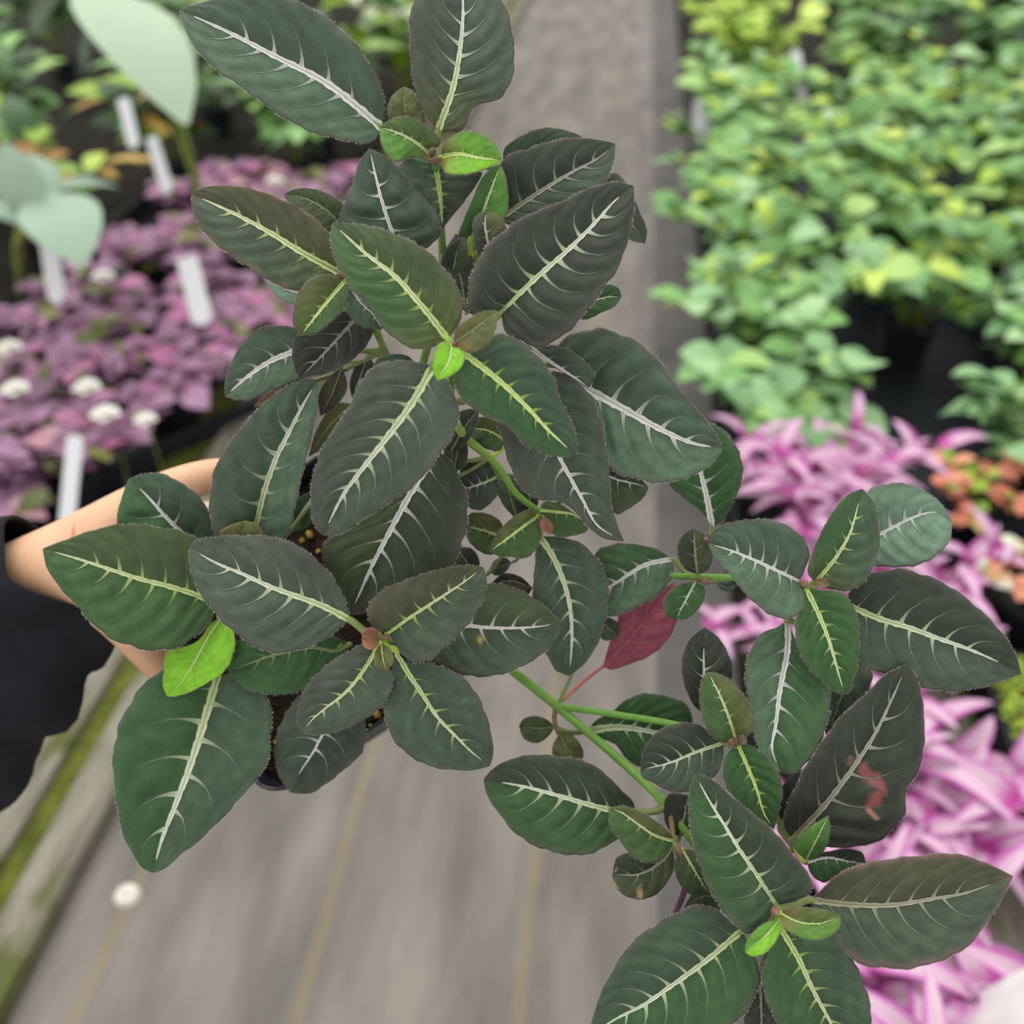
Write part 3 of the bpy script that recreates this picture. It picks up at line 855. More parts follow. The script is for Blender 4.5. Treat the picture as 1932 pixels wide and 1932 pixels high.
leaf([(752, 465), (738, 431), (720, 377), (709, 333), (697, 279)], [(680, 455), (640, 412), (655, 375), (667, 340), (678, 305)],
     [(800, 470), (831, 440), (818, 395), (793, 366), (760, 326), (725, 294)], (39.9, 39.4), 'DD', 'w', 1.0, nv=4, relief=2.0, fold=0.1)
leaf([(640, 515), (561, 471), (503, 435), (430, 397), (361, 366)], [(628, 470), (621, 440), (601, 420), (568, 395), (517, 370), (467, 354), (409, 350), (375, 356)],
     [(610, 535), (575, 548), (530, 541), (496, 522), (452, 493), (415, 467), (383, 435), (364, 395)], (38.8, 38.8), 'BDO', 'y', 1.0, nv=7, margin=(110, 84, 60))
leaf([(648, 430), (620, 400), (585, 378), (535, 366)], [(655, 395), (646, 383), (626, 369), (590, 356), (555, 357)], [(620, 440), (580, 420), (548, 392)], (40.2, 40.4), 'QQ', 'f', 0.7)
leaf([(650, 530), (610, 578), (567, 634)], [(619, 517), (590, 522), (568, 543), (555, 578), (553, 612)], [(659, 556), (648, 582), (622, 609), (592, 630)], (38.4, 37.8), 'OG', 'l', 1.2, nv=6)
leaf([(845, 640), (789, 569), (746, 522), (690, 478), (626, 420)], [(815, 655), (785, 659), (753, 645), (720, 616), (695, 578), (660, 542), (640, 505), (623, 450)],
     [(868, 608), (873, 580), (862, 540), (836, 504), (804, 471), (764, 449), (717, 431), (662, 421)], (36.9, 37.4), 'GQO', 'y', 1.0, nv=8)
leaf([(700, 575), (666, 607), (626, 651), (583, 696), (565, 713)], [(640, 590), (590, 612), (556, 640), (551, 670), (556, 697)],
     [(705, 600), (702, 632), (685, 660), (652, 687), (610, 706)], (40.4, 40.2), 'KK', 'n', 0.9, nv=5)
leaf([(657, 535), (680, 570), (705, 595), (720, 622)], [(648, 560), (655, 590), (680, 615)], [(690, 560), (715, 590), (725, 610)], (39.5, 39.6), 'HH', 'w', 0.8, nv=4)
leaf([(622, 560), (560, 552), (498, 525)], [(590, 535), (540, 522)], [(590, 578), (550, 574), (520, 556)], (40.6, 41), 'SS', 'w', 0.7, nv=4)
# right of the main rosette
leaf([(945, 588), (1009, 526), (1071, 472), (1122, 421), (1161, 378), (1196, 350)], [(905, 597), (884, 580), (882, 555), (890, 519), (908, 478), (933, 450), (980, 414), (1064, 378), (1114, 354), (1160, 343)],
     [(955, 628), (980, 642), (1015, 656), (1040, 648), (1071, 627), (1104, 591), (1136, 548), (1165, 508), (1183, 461), (1196, 400)], (37.1, 37.8), 'KK', 'c', 0.95, nv=8, vlen=0.9)
leaf([(940, 415), (985, 384), (1027, 356), (1082, 323), (1132, 296), (1161, 271)], [(945, 370), (940, 330), (950, 300), (998, 280), (1053, 263), (1107, 261), (1143, 266)],
     [(975, 430), (1030, 415), (1090, 385), (1143, 340), (1159, 300)], (40.2, 40.4), 'KD', 'n', 0.85, nv=6)
leaf([(950, 310), (1000, 285), (1050, 270), (1110, 275)], [(950, 285), (988, 254), (1027, 241), (1064, 245), (1096, 258)], [(990, 310), (1050, 300), (1095, 290)], (41.5, 42), 'DD', 'f', 0.6)
leaf([(1130, 340), (1165, 380), (1195, 425), (1217, 460)], [(1160, 325), (1185, 350), (1205, 395), (1221, 440)], [(1130, 380), (1160, 430), (1195, 455)], (41.8, 42.8), 'DP', 'f', 0.5)
leaf([(1085, 595), (1120, 568), (1150, 560), (1173, 560)], [(1110, 560), (1151, 537), (1168, 545)], [(1096, 602), (1136, 589), (1163, 575)], (41.2, 41), 'GG', 'c', 0.8, nv=4)
leaf([(890, 445), (905, 415), (920, 375), (944, 311)], [(866, 447), (875, 415), (890, 380), (910, 335), (930, 315)], [(925, 440), (950, 420), (959, 390), (957, 350), (950, 322)], (39.8, 39.0), 'GY', 'y', 1.0, nv=4)
leaf([(925, 485), (920, 455), (915, 425), (917, 398)], [(905, 480), (893, 445), (892, 420), (903, 403)], [(950, 460), (955, 428), (943, 408)], (39.2, 38.6), 'PO', 'w', 1.1, nv=3, fold=0.6)
leaf([(848, 560), (855, 510), (868, 450)], [(832, 520), (842, 470)], [(885, 520), (888, 470)], (41.5, 41), 'KQ', 'f', 0.7, nv=3)
leaf([(880, 590), (872, 540), (862, 490)], [(850, 560), (842, 515)], [(905, 555), (890, 510)], (41.0, 41.2), 'KK', 'f', 0.7, nv=3)
leaf([(900, 600), (880, 530), (860, 440)], [(850, 560), (832, 490)], [(925, 545), (905, 475)], (42.6, 43), 'KK', 'f', 0.5, nv=4)  # extra dark leaf added deep inside to darken the open gap
leaf([(850, 570), (870, 500), (905, 430)], [(835, 520), (858, 450)], [(900, 520), (922, 470)], (43.2, 43.6), 'KQ', 'f', 0.5, nv=4)  # second dark leaf added behind to darken the same gap
# main rosette
leaf([(856, 647), (895, 620), (939, 586)], [(860, 622), (883, 602), (912, 587)], [(885, 666), (912, 657), (931, 632), (938, 607)], (36.2, 35.7), 'OOR', 'f', 0.7, nv=4)
leaf([(852, 652), (847, 680), (824, 718)], [(833, 645), (820, 664), (816, 695)], [(866, 657), (877, 670), (873, 688), (850, 710)], (36.2, 35.8), 'LL', 'l', 1.0, nv=3)
leaf([(872, 665), (919, 700), (962, 736), (998, 772), (1035, 812), (1067, 842), (1084, 860)], [(897, 650), (926, 635), (950, 629), (975, 639), (1002, 660), (1024, 682), (1046, 714), (1058, 755), (1075, 787), (1087, 827), (1089, 848)],
     [(858, 690), (857, 715), (864, 743), (890, 769), (919, 787), (948, 798), (968, 812), (984, 834), (1017, 852), (1050, 862)], (36.9, 37.4), 'DG', 'l', 1.05, nv=8)
leaf([(818, 690), (771, 770), (728, 828), (688, 879), (648, 933), (609, 1011)], [(789, 684), (742, 680), (706, 692), (681, 716), (664, 756), (641, 795), (615, 832), (597, 872), (587, 922), (588, 966), (597, 998)],
     [(835, 705), (852, 732), (864, 765), (866, 792), (855, 821), (833, 853), (804, 893), (779, 919), (742, 944), (706, 966), (670, 990), (635, 1010)], (36.9, 38.0), 'PD', 'c', 1.0, nv=9, bend=0.9)
leaf([(790, 692), (750, 683), (705, 690)], [(770, 672), (735, 669), (712, 678)], [(770, 705), (730, 710)], (38.7, 39), 'DD', 'f', 0.6, nv=3)
leaf([(1055, 690), (1108, 733), (1166, 765), (1217, 794), (1267, 820), (1307, 836), (1365, 846)], [(1050, 655), (1071, 635), (1100, 624), (1136, 620), (1172, 631), (1209, 649), (1245, 682), (1271, 718), (1307, 762), (1336, 798), (1358, 832)],
     [(1060, 740), (1095, 800), (1125, 850), (1151, 885), (1180, 897), (1217, 908), (1260, 910), (1307, 897), (1343, 876)], (40.2, 40.4), 'DH', 'w', 1.35, nv=6, relief=1.8)
leaf([(1000, 655), (1035, 680), (1070, 703), (1112, 731)], [(1046, 651), (1075, 660), (1104, 682), (1122, 711)], [(1020, 672), (1050, 694), (1085, 717)], (39.0, 38.8), 'DP', 'w', 1.1, nv=4)
leaf([(1000, 720), (1030, 800), (1054, 859), (1079, 907), (1101, 946), (1126, 990), (1178, 1022)], [(955, 740), (938, 790), (952, 845), (967, 892), (992, 928), (1017, 943), (1054, 946), (1083, 964), (1105, 990), (1140, 1016)],
     [(1040, 700), (1068, 705), (1092, 722), (1114, 745), (1130, 780), (1141, 827), (1148, 874), (1151, 917), (1157, 964), (1171, 1005)], (39.2, 40.4), 'PD', 'w', 0.75, nv=8)
leaf([(1130, 890), (1165, 905), (1195, 912), (1224, 920)], [(1160, 880), (1200, 895)], [(1140, 950), (1162, 970), (1191, 957), (1217, 935)], (41.8, 41.8), 'KQ', 'w', 0.8, nv=4)
leaf([(1343, 995), (1338, 960), (1328, 915), (1318, 870), (1325, 790)], [(1334, 979), (1318, 961), (1289, 939), (1262, 912), (1270, 850), (1300, 805)],
     [(1358, 986), (1376, 961), (1394, 925), (1402, 885), (1391, 845), (1365, 812)], (42.8, 42.4), 'GG', 'w', 1.3, nv=6)
# inner lower right
leaf([(1018, 1012), (1046, 1055), (1064, 1099), (1075, 1142), (1079, 1196), (1074, 1276)], [(1012, 1050), (1006, 1100), (1007, 1150), (1018, 1205), (1034, 1240), (1048, 1264)],
     [(1050, 1013), (1090, 1022), (1122, 1048), (1141, 1077), (1148, 1117), (1142, 1164), (1126, 1218), (1101, 1254)], (42.6, 43.6), 'DD', 'c', 0.95, nv=7)
leaf([(1012, 975), (985, 995), (955, 1018), (923, 1041)], [(1008, 961), (981, 968), (952, 990), (930, 1019)], [(1021, 1008), (1014, 1033), (992, 1053), (963, 1051), (938, 1048)], (42.0, 41.4), 'OG', 'l', 1.1, nv=5)
leaf([(1018, 962), (1050, 966), (1080, 970), (1113, 992)], [(1025, 948), (1054, 950), (1083, 968)], [(1032, 1001), (1054, 1012), (1086, 1010), (1108, 1001)], (42.2, 42.2), 'OG', 'l', 1.1, nv=5)
leaf([(955, 1018), (920, 1003), (878, 992)], [(945, 985), (909, 967), (885, 970)], [(925, 1047), (900, 1037), (880, 1012)], (43, 43.2), 'OG', 'y', 1.1, nv=4)
leaf([(938, 900), (905, 914), (862, 925)], [(923, 867), (898, 865), (872, 880)], [(940, 930), (925, 950), (905, 963), (882, 955)], (42.4, 42.8), 'KD', 'c', 1.0, nv=5)
leaf([(978, 985), (962, 935), (948, 890)], [(945, 945), (935, 905)], [(990, 940), (978, 900)], (43.5, 44), 'DG', 'f', 0.6, nv=3)
leaf([(955, 832), (920, 812), (878, 808)], [(938, 794), (909, 786), (885, 797)], [(945, 850), (916, 846), (891, 834)], (42.6, 43), 'OG', 'l', 0.9, nv=4)
leaf([(845, 865), (868, 820), (905, 768)], [(842, 825), (860, 780)], [(880, 835), (900, 800)], (41.8, 42.2), 'KK', 'f', 0.6, nv=3)
leaf([(990, 985), (1000, 945), (985, 900)], [(972, 950), (970, 915)], [(1015, 950), (1010, 915)], (42.9, 42.6), 'KK', 'f', 0.6, nv=3)
leaf([(850, 900), (862, 860), (858, 815)], [(840, 870), (838, 835)], [(880, 870), (880, 835)], (41.9, 42.2), 'QK', 'f', 0.6, nv=3)
leaf([(900, 1085), (880, 1060), (862, 1032)], [(870, 1080), (856, 1052)], [(905, 1060), (890, 1035)], (43.2, 43.4), 'KK', 'f', 0.6, nv=3)
leaf([(1005, 1110), (965, 1096), (925, 1102)], [(985, 1090), (950, 1082)], [(990, 1130), (945, 1125)], (43.3, 43.6), 'KB', 'f', 0.6, nv=3)
leaf([(965, 1062), (945, 1068), (922, 1078)], [(955, 1052), (935, 1056)], [(955, 1078), (936, 1086)], (44, 44), 'DD', 'f', 0.5, nv=2)
# branch at the right
leaf([(1268, 1055), (1217, 1066), (1170, 1095), (1148, 1109), (1110, 1135)], [(1242, 1037), (1206, 1028), (1162, 1026), (1130, 1037), (1110, 1080)],
     [(1271, 1080), (1260, 1102), (1235, 1128), (1199, 1146), (1151, 1164), (1122, 1155)], (43.8, 44.3), 'GH', 'w', 1.1, nv=6)
leaf([(1316, 1084), (1312, 1050), (1309, 997)], [(1295, 1076), (1283, 1060), (1278, 1033), (1289, 1008)], [(1333, 1078), (1343, 1060), (1343, 1033), (1329, 1008)], (43.0, 42.6), 'KQ', 'n', 0.9, nv=3)
leaf([(1312, 1098), (1295, 1130), (1275, 1168)], [(1285, 1102), (1260, 1120), (1253, 1146), (1260, 1164)], [(1329, 1109), (1327, 1135), (1311, 1156), (1289, 1169)], (43.0, 42.6), 'GG', 'c', 0.9, nv=3)
leaf([(1350, 1098), (1370, 1108), (1390, 1106)], [(1368, 1099), (1382, 1100)], [(1362, 1114), (1378, 1115)], (43.3, 43.3), 'DD', 'f', 0.5, nv=2)
leaf([(1137, 1258), (1180, 1215), (1220, 1165), (1272, 1098)], [(1150, 1215), (1163, 1180), (1168, 1160), (1199, 1140), (1240, 1118)],
     [(1151, 1263), (1184, 1254), (1228, 1236), (1258, 1209), (1277, 1172), (1280, 1130)], (45.8, 45.6), 'MM', 'm', 0.7, nv=5, petiole=False, margin=(130, 60, 66), label='maroon old leaf on a long salmon stalk')
leaf([(1125, 1165), (1148, 1185), (1166, 1202)], [(1140, 1163), (1168, 1178)], [(1120, 1190), (1145, 1209)], (45.0, 45.0), 'KQ', 'f', 0.6, nv=3)
leaf([(1105, 1380), (1160, 1372), (1210, 1377), (1250, 1384), (1310, 1390)], [(1130, 1355), (1151, 1346), (1176, 1324), (1212, 1309), (1256, 1313), (1296, 1330)],
     [(1125, 1390), (1162, 1406), (1183, 1433), (1210, 1448), (1260, 1440), (1295, 1415)], (45.2, 44.6), 'GG', 'c', 1.5, nv=7)
leaf([(1047, 1371), (1015, 1374), (979, 1371)], [(1031, 1357), (1006, 1351), (984, 1360)], [(1035, 1389), (1013, 1402), (988, 1393)], (45, 44.7), 'QQ', 'f', 0.5, nv=2)
leaf([(1055, 1385), (1066, 1405), (1096, 1440)], [(1067, 1382), (1089, 1396), (1101, 1425)], [(1044, 1404), (1042, 1422), (1058, 1436)], (45, 44.9), 'OO', 'f', 0.6, nv=2)
# upper right rosette
leaf([(1508, 1098), (1464, 1076), (1417, 1054), (1377, 1038), (1335, 1025)], [(1518, 1076), (1527, 1039), (1515, 1014), (1486, 992), (1449, 980), (1406, 981), (1366, 990), (1341, 1007)],
     [(1518, 1119), (1511, 1155), (1486, 1168), (1460, 1163), (1431, 1144), (1399, 1112), (1370, 1076), (1344, 1043)], (40.0, 40.0), 'DH', 'w', 0.95, nv=7)
leaf([(1538, 1100), (1583, 1043), (1605, 1003), (1617, 960), (1627, 922)], [(1525, 1083), (1533, 1043), (1547, 1010), (1573, 963), (1598, 934)],
     [(1569, 1112), (1598, 1115), (1631, 1097), (1652, 1058), (1660, 1025), (1658, 989), (1645, 942)], (40.0, 39.4), 'GDO', 'y', 0.9, nv=6, vlen=.86)
leaf([(1620, 1025), (1661, 1007), (1696, 989), (1728, 974), (1765, 967), (1797, 985)], [(1620, 960), (1641, 923), (1667, 914), (1699, 911), (1739, 923), (1775, 949)],
     [(1630, 1060), (1652, 1067), (1696, 1070), (1736, 1065), (1768, 1047), (1791, 1021)], (42.4, 42.4), 'SS', 'w', 0.9, nv=6, vlen=.82)
leaf([(1600, 1140), (1656, 1166), (1714, 1184), (1775, 1206), (1826, 1224), (1877, 1246), (1927, 1272)], [(1602, 1118), (1631, 1087), (1667, 1076), (1696, 1073), (1739, 1083), (1790, 1105), (1830, 1134), (1866, 1166), (1895, 1199), (1917, 1235)],
     [(1605, 1190), (1610, 1240), (1630, 1260), (1667, 1271), (1710, 1286), (1750, 1300), (1797, 1304), (1848, 1298), (1895, 1283)], (41.0, 40.8), 'KD', 'c', 0.9, nv=7, vlen=.86)
leaf([(1522, 1112), (1551, 1173), (1569, 1224), (1582, 1271), (1594, 1311)], [(1507, 1148), (1500, 1188), (1507, 1228), (1529, 1264), (1558, 1293), (1580, 1308)],
     [(1551, 1114), (1580, 1115), (1602, 1130), (1616, 1159), (1621, 1199), (1620, 1242), (1612, 1279), (1601, 1306)], (39.8, 39.9), 'GG', 'y', 1.0, nv=7)
leaf([(1487, 1165), (1485, 1231), (1472, 1300), (1464, 1365), (1457, 1415), (1475, 1458)], [(1471, 1181), (1442, 1192), (1417, 1224), (1406, 1260), (1409, 1308), (1417, 1358), (1428, 1405), (1446, 1442)],
     [(1500, 1206), (1533, 1257), (1565, 1297), (1565, 1340), (1551, 1394), (1522, 1438), (1495, 1460)], (41.2, 40.6), 'HG', 'w', 1.0, nv=6)
leaf([(1625, 1250), (1590, 1310), (1560, 1395)], [(1570, 1290), (1550, 1340)], [(1646, 1272), (1640, 1300), (1610, 1345), (1580, 1385)], (43, 42.8), 'DD', 'f', 0.6, nv=4)
# scarred leaf and its small neighbours
leaf([(1494, 1584), (1557, 1518), (1610, 1448), (1650, 1386), (1680, 1325), (1712, 1252)], [(1480, 1560), (1482, 1527), (1500, 1487), (1522, 1443), (1548, 1404), (1588, 1351), (1632, 1311), (1672, 1272)],
     [(1525, 1595), (1557, 1598), (1590, 1599), (1641, 1593), (1680, 1571), (1705, 1540), (1712, 1490), (1738, 1443), (1744, 1395), (1742, 1333), (1728, 1275)], (41.4, 40.0), 'KK', 'n', 0.75, nv=6,
     damage=[(0.47, 0.30, 0.035, 0.33, (136, 80, 80), 3), (0.40, 0.52, 0.055, 0.10, (140, 76, 78), 9), (0.47, -0.12, 0.03, 0.18, (118, 88, 80), 4), (0.36, 0.62, 0.012, 0.14, (166, 120, 110), 5)], label='dark leaf with a reddish scar across its middle')
leaf([(1520, 1624), (1540, 1585), (1564, 1538)], [(1498, 1597), (1522, 1566)], [(1540, 1619), (1559, 1597), (1566, 1566)], (40.4, 40.0), 'YG', 'y', 0.7, nv=3)
leaf([(1522, 1628), (1560, 1618), (1600, 1625), (1634, 1630)], [(1540, 1612), (1566, 1606), (1601, 1602), (1628, 1610)], [(1531, 1650), (1553, 1665), (1579, 1654), (1610, 1641)], (41.0, 41.2), 'KG', 'w', 0.9, nv=5)
leaf([(1470, 1560), (1500, 1500), (1510, 1450)], [(1462, 1530), (1478, 1480)], [(1510, 1540), (1528, 1490)], (42.4, 42.6), 'KK', 'f', 0.6, nv=3)
# middle small rosette
leaf([(1330, 1345), (1328, 1270), (1328, 1220), (1330, 1183)], [(1315, 1337), (1297, 1308), (1286, 1268), (1288, 1239), (1301, 1206)], [(1360, 1330), (1377, 1290), (1382, 1262), (1373, 1231), (1355, 1202)], (42, 42), 'KK', 'c', 0.9, nv=5, vlen=.75)
leaf([(1388, 1393), (1372, 1345), (1355, 1305), (1335, 1267)], [(1365, 1402), (1341, 1388), (1326, 1355), (1320, 1315), (1324, 1282)], [(1412, 1388), (1421, 1375), (1415, 1330), (1395, 1300), (1366, 1275)], (40.5, 40.2), 'GO', 'y', 0.95, nv=5)
leaf([(1365, 1402), (1310, 1420), (1270, 1437), (1208, 1453)], [(1339, 1382), (1317, 1367), (1285, 1364), (1245, 1378), (1216, 1411)], [(1364, 1433), (1343, 1472), (1307, 1492), (1267, 1494), (1230, 1476), (1210, 1465)], (40.8, 40.8), 'KD', 'c', 0.85, nv=6)
leaf([(1392, 1405), (1412, 1450), (1428, 1490), (1442, 1535), (1460, 1565)], [(1372, 1422), (1364, 1451), (1372, 1487), (1393, 1512), (1430, 1541)], [(1419, 1407), (1448, 1429), (1473, 1469), (1475, 1505), (1466, 1545)], (40.8, 40.8), 'GG', 'l', 0.95, nv=6)
# lower left of the lower right cluster
leaf([(1200, 1532), (1147, 1527), (1104, 1516), (1053, 1501), (1002, 1487), (912, 1470)], [(1195, 1515), (1169, 1487), (1140, 1458), (1104, 1436), (1053, 1427), (1006, 1424), (959, 1434), (928, 1452)],
     [(1190, 1560), (1165, 1582), (1133, 1603), (1096, 1614), (1053, 1610), (1009, 1596), (970, 1570), (941, 1534), (918, 1498)], (42.2, 42.2), 'KG', 'c', 0.95, nv=7, vlen=.88)
leaf([(1282, 1580), (1290, 1545), (1298, 1500)], [(1262, 1565), (1252, 1530), (1262, 1498)], [(1310, 1560), (1318, 1525), (1312, 1500)], (42, 42), 'KK', 'f', 0.9, nv=3)
leaf([(1272, 1587), (1235, 1576), (1205, 1556), (1170, 1532), (1148, 1525)], [(1267, 1577), (1241, 1552), (1205, 1530), (1176, 1520)], [(1263, 1603), (1245, 1625), (1220, 1628), (1191, 1614), (1169, 1585), (1151, 1559)], (41.0, 40.4), 'OG', 'y', 0.85, nv=5)
leaf([(1268, 1600), (1245, 1628), (1210, 1648), (1155, 1650)], [(1250, 1605), (1215, 1612), (1187, 1609), (1165, 1617)], [(1273, 1632), (1259, 1664), (1234, 1690), (1201, 1697), (1176, 1688), (1157, 1668)], (41.5, 41.5), 'KQ', 'n', 0.9, nv=4,
     damage=[(0.62, 0.75, 0.03, 0.3, (176, 146, 100), 2), (0.9, -0.6, 0.05, 0.12, (176, 146, 100), 6), (0.9, 0.9, 0.06, 0.12, (176, 146, 100), 7)], label='small dark leaf with tan scars on its edge')
leaf([(1287, 1602), (1305, 1633), (1339, 1690)], [(1274, 1621), (1277, 1657), (1299, 1686)], [(1310, 1605), (1335, 1640), (1347, 1670)], (41.2, 41.4), 'QQ', 'y', 0.8, nv=4)
# lower right rosette
leaf([(1465, 1708), (1430, 1654), (1393, 1599), (1364, 1552), (1335, 1505), (1310, 1458)], [(1450, 1735), (1437, 1750), (1415, 1762), (1390, 1748), (1361, 1715), (1335, 1672), (1317, 1621), (1305, 1577), (1299, 1530), (1301, 1490)],
     [(1490, 1703), (1510, 1697), (1530, 1682), (1531, 1660), (1509, 1628), (1484, 1596), (1451, 1559), (1415, 1530), (1379, 1501), (1340, 1468)], (38.5, 38.8), 'GKD', 'c', 0.8, nv=7)
leaf([(1525, 1697), (1588, 1705), (1676, 1708), (1764, 1695), (1821, 1685), (1865, 1670), (1912, 1653)], [(1540, 1688), (1575, 1654), (1619, 1632), (1676, 1621), (1742, 1614), (1786, 1610), (1830, 1617), (1870, 1632)],
     [(1545, 1740), (1580, 1780), (1619, 1817), (1667, 1827), (1729, 1826), (1786, 1808), (1821, 1791), (1848, 1760), (1874, 1725), (1896, 1685)], (39.0, 39.2), 'BD', 'n', 0.75, nv=8, vlen=.88, margin=(140, 100, 104))
leaf([(1400, 1755), (1320, 1822), (1258, 1866), (1214, 1896), (1170, 1918), (1108, 1955)], [(1372, 1734), (1346, 1712), (1315, 1708), (1271, 1725), (1227, 1751), (1188, 1782), (1161, 1822), (1135, 1870), (1117, 1925)],
     [(1416, 1790), (1430, 1817), (1434, 1848), (1421, 1888), (1395, 1922), (1350, 1955), (1280, 1980), (1190, 1985)], (39.6, 40.2), 'DG', 'c', 0.85, nv=8)
leaf([(1474, 1752), (1509, 1813), (1535, 1870), (1566, 1927), (1595, 1990)], [(1462, 1780), (1445, 1810), (1438, 1844), (1447, 1888), (1468, 1930), (1520, 1980)],
     [(1500, 1735), (1560, 1745), (1590, 1770), (1606, 1800), (1623, 1839), (1639, 1883), (1642, 1940)], (39.0, 39.8), 'GDG', 'y', 1.0, nv=7)
leaf([(1472, 1722), (1510, 1740), (1548, 1742), (1586, 1728)], [(1487, 1714), (1531, 1713), (1566, 1719)], [(1478, 1747), (1504, 1767), (1540, 1775), (1570, 1764), (1586, 1742)], (38.1, 37.6), 'OYR', 'l', 0.6, nv=4)
leaf([(1470, 1735), (1445, 1765), (1405, 1796)], [(1452, 1738), (1430, 1751), (1408, 1778)], [(1471, 1760), (1460, 1782), (1438, 1802), (1416, 1804)], (38.1, 37.6), 'YL', 'l', 0.6, nv=3)
leaf([(1434, 1850), (1436, 1900), (1438, 1965)], [(1412, 1895), (1405, 1935)], [(1458, 1900), (1468, 1940)], (41, 41.4), 'KK', 'n', 0.8, nv=3)
leaf([(1370, 1700), (1330, 1690), (1290, 1712)], [(1345, 1670), (1310, 1682)], [(1350, 1725), (1315, 1730)], (42.4, 42.6), 'QK', 'f', 0.6, nv=3)
# centre and lower left
leaf([(825, 850), (775, 930), (753, 969), (728, 1017), (702, 1067), (681, 1114), (660, 1160)], [(760, 900), (680, 980), (625, 1010), (608, 1035), (612, 1067), (626, 1096), (642, 1130)],
     [(845, 865), (869, 904), (882, 940), (882, 977), (873, 1024), (855, 1064), (800, 1110), (720, 1150)], (41.0, 42.2), 'QK', 'w', 1.0, nv=7)
leaf([(478, 1010), (485, 980), (500, 922), (521, 864), (550, 806), (576, 756), (601, 716)], [(430, 1035), (405, 1010), (396, 966), (396, 930), (405, 886), (423, 850), (452, 810), (489, 770), (532, 734), (576, 716)],
     [(525, 1030), (543, 1009), (554, 966), (565, 919), (577, 868), (590, 814), (599, 759)], (43.0, 41.2), 'DH', 'c', 1.1, nv=6)
leaf([(600, 650), (550, 665), (507, 683), (474, 705), (424, 748)], [(590, 625), (545, 616), (496, 617), (463, 640), (440, 676), (425, 722)], [(600, 690), (554, 720), (507, 738), (471, 752), (440, 753)], (41.6, 42.6), 'DH', 'w', 1.4, nv=5)
leaf([(645, 690), (630, 735), (605, 785)], [(618, 715), (600, 750)], [(655, 730), (632, 768)], (42, 42.4), 'BK', 'f', 0.5, nv=3)
leaf([(665, 762), (625, 800), (582, 862)], [(640, 760), (597, 812)], [(655, 795), (612, 845)], (42.8, 43.4), 'OQ', 'f', 0.6, nv=3)
leaf([(695, 668), (682, 705), (664, 752)], [(675, 685), (660, 725)], [(708, 695), (690, 735)], (42.0, 42.6), 'KK', 'f', 0.6, nv=3)
leaf([(605, 925), (575, 958), (545, 1005)], [(575, 932), (548, 968)], [(602, 962), (578, 995)], (44, 44.5), 'GG', 'w', 1.0, nv=3)
leaf([(565, 728), (520, 746), (478, 768)], [(540, 732), (500, 744)], [(535, 752), (500, 766)], (43.2, 43.6), 'RO', 'f', 0.4, nv=2)
leaf([(385, 1045), (340, 1002), (311, 973), (275, 933), (243, 903)], [(330, 1040), (260, 1020), (221, 990), (226, 950), (236, 920)], [(412, 1030), (401, 990), (391, 959), (369, 930), (340, 910), (304, 893), (275, 893)], (44, 43.6), 'GD', 'w', 1.1, nv=4, vlen=0.86)
leaf([(405, 1140), (376, 1125), (322, 1107), (267, 1093), (213, 1076), (159, 1058), (80, 1035)], [(400, 1060), (376, 1017), (347, 1004), (304, 995), (257, 988), (220, 990), (170, 1002), (122, 1019)],
     [(401, 1165), (385, 1185), (369, 1201), (333, 1221), (296, 1228), (253, 1221), (213, 1207), (177, 1180), (144, 1143), (115, 1111), (88, 1070)], (42.7, 42.4), 'QG', 'y', 0.8, nv=7, margin=(74, 84, 52))
leaf([(661, 1170), (608, 1143), (557, 1124), (503, 1104), (456, 1082), (412, 1064), (356, 1033)], [(660, 1162), (644, 1118), (622, 1082), (593, 1053), (557, 1027), (514, 1013), (467, 1010), (405, 1013), (369, 1020)],
     [(644, 1183), (615, 1205), (575, 1223), (528, 1232), (485, 1223), (449, 1198), (423, 1176), (394, 1143), (369, 1104), (358, 1067)], (40.6, 41.0), 'PD', 'c', 0.9, nv=7)
leaf([(418, 1165), (391, 1205), (369, 1245), (347, 1281), (315, 1314)], [(400, 1175), (376, 1207), (340, 1223), (315, 1230), (309, 1267), (308, 1296)], [(427, 1176), (441, 1194), (443, 1220), (434, 1249), (420, 1270), (391, 1288), (354, 1307), (328, 1314)], (43.2, 43.0), 'LL', 'l', 0.6, nv=4, margin=(150, 190, 50))
leaf([(412, 1275), (394, 1332), (379, 1382), (360, 1441), (342, 1490), (326, 1531), (305, 1585), (288, 1648)], [(360, 1262), (311, 1262), (267, 1296), (238, 1339), (222, 1375), (214, 1415), (213, 1455), (220, 1518), (230, 1568), (248, 1608), (268, 1637)],
     [(450, 1270), (485, 1285), (503, 1310), (512, 1350), (511, 1395), (500, 1450), (463, 1494), (432, 1531), (404, 1559), (379, 1584), (342, 1612), (312, 1638)], (44.2, 43.4), 'GD', 'c', 1.15, nv=5, margin=(80, 100, 80))
leaf([(660, 1215), (630, 1228), (593, 1222), (520, 1235), (430, 1268)], [(600, 1190), (520, 1190), (450, 1210), (432, 1240)], [(640, 1260), (600, 1290), (572, 1303), (535, 1310), (485, 1305), (456, 1292)], (42.6, 43.6), 'GG', 'f', 0.7, nv=7, margin=(70, 100, 70))
leaf([(640, 1330), (606, 1391), (588, 1424), (571, 1449), (548, 1496)], [(590, 1305), (560, 1318), (541, 1344), (524, 1380), (518, 1420), (527, 1464)], [(680, 1345), (690, 1375), (680, 1424), (653, 1449), (617, 1478), (585, 1497)], (43.6, 44), 'DK', 'w', 0.7, nv=5, vlen=.8)
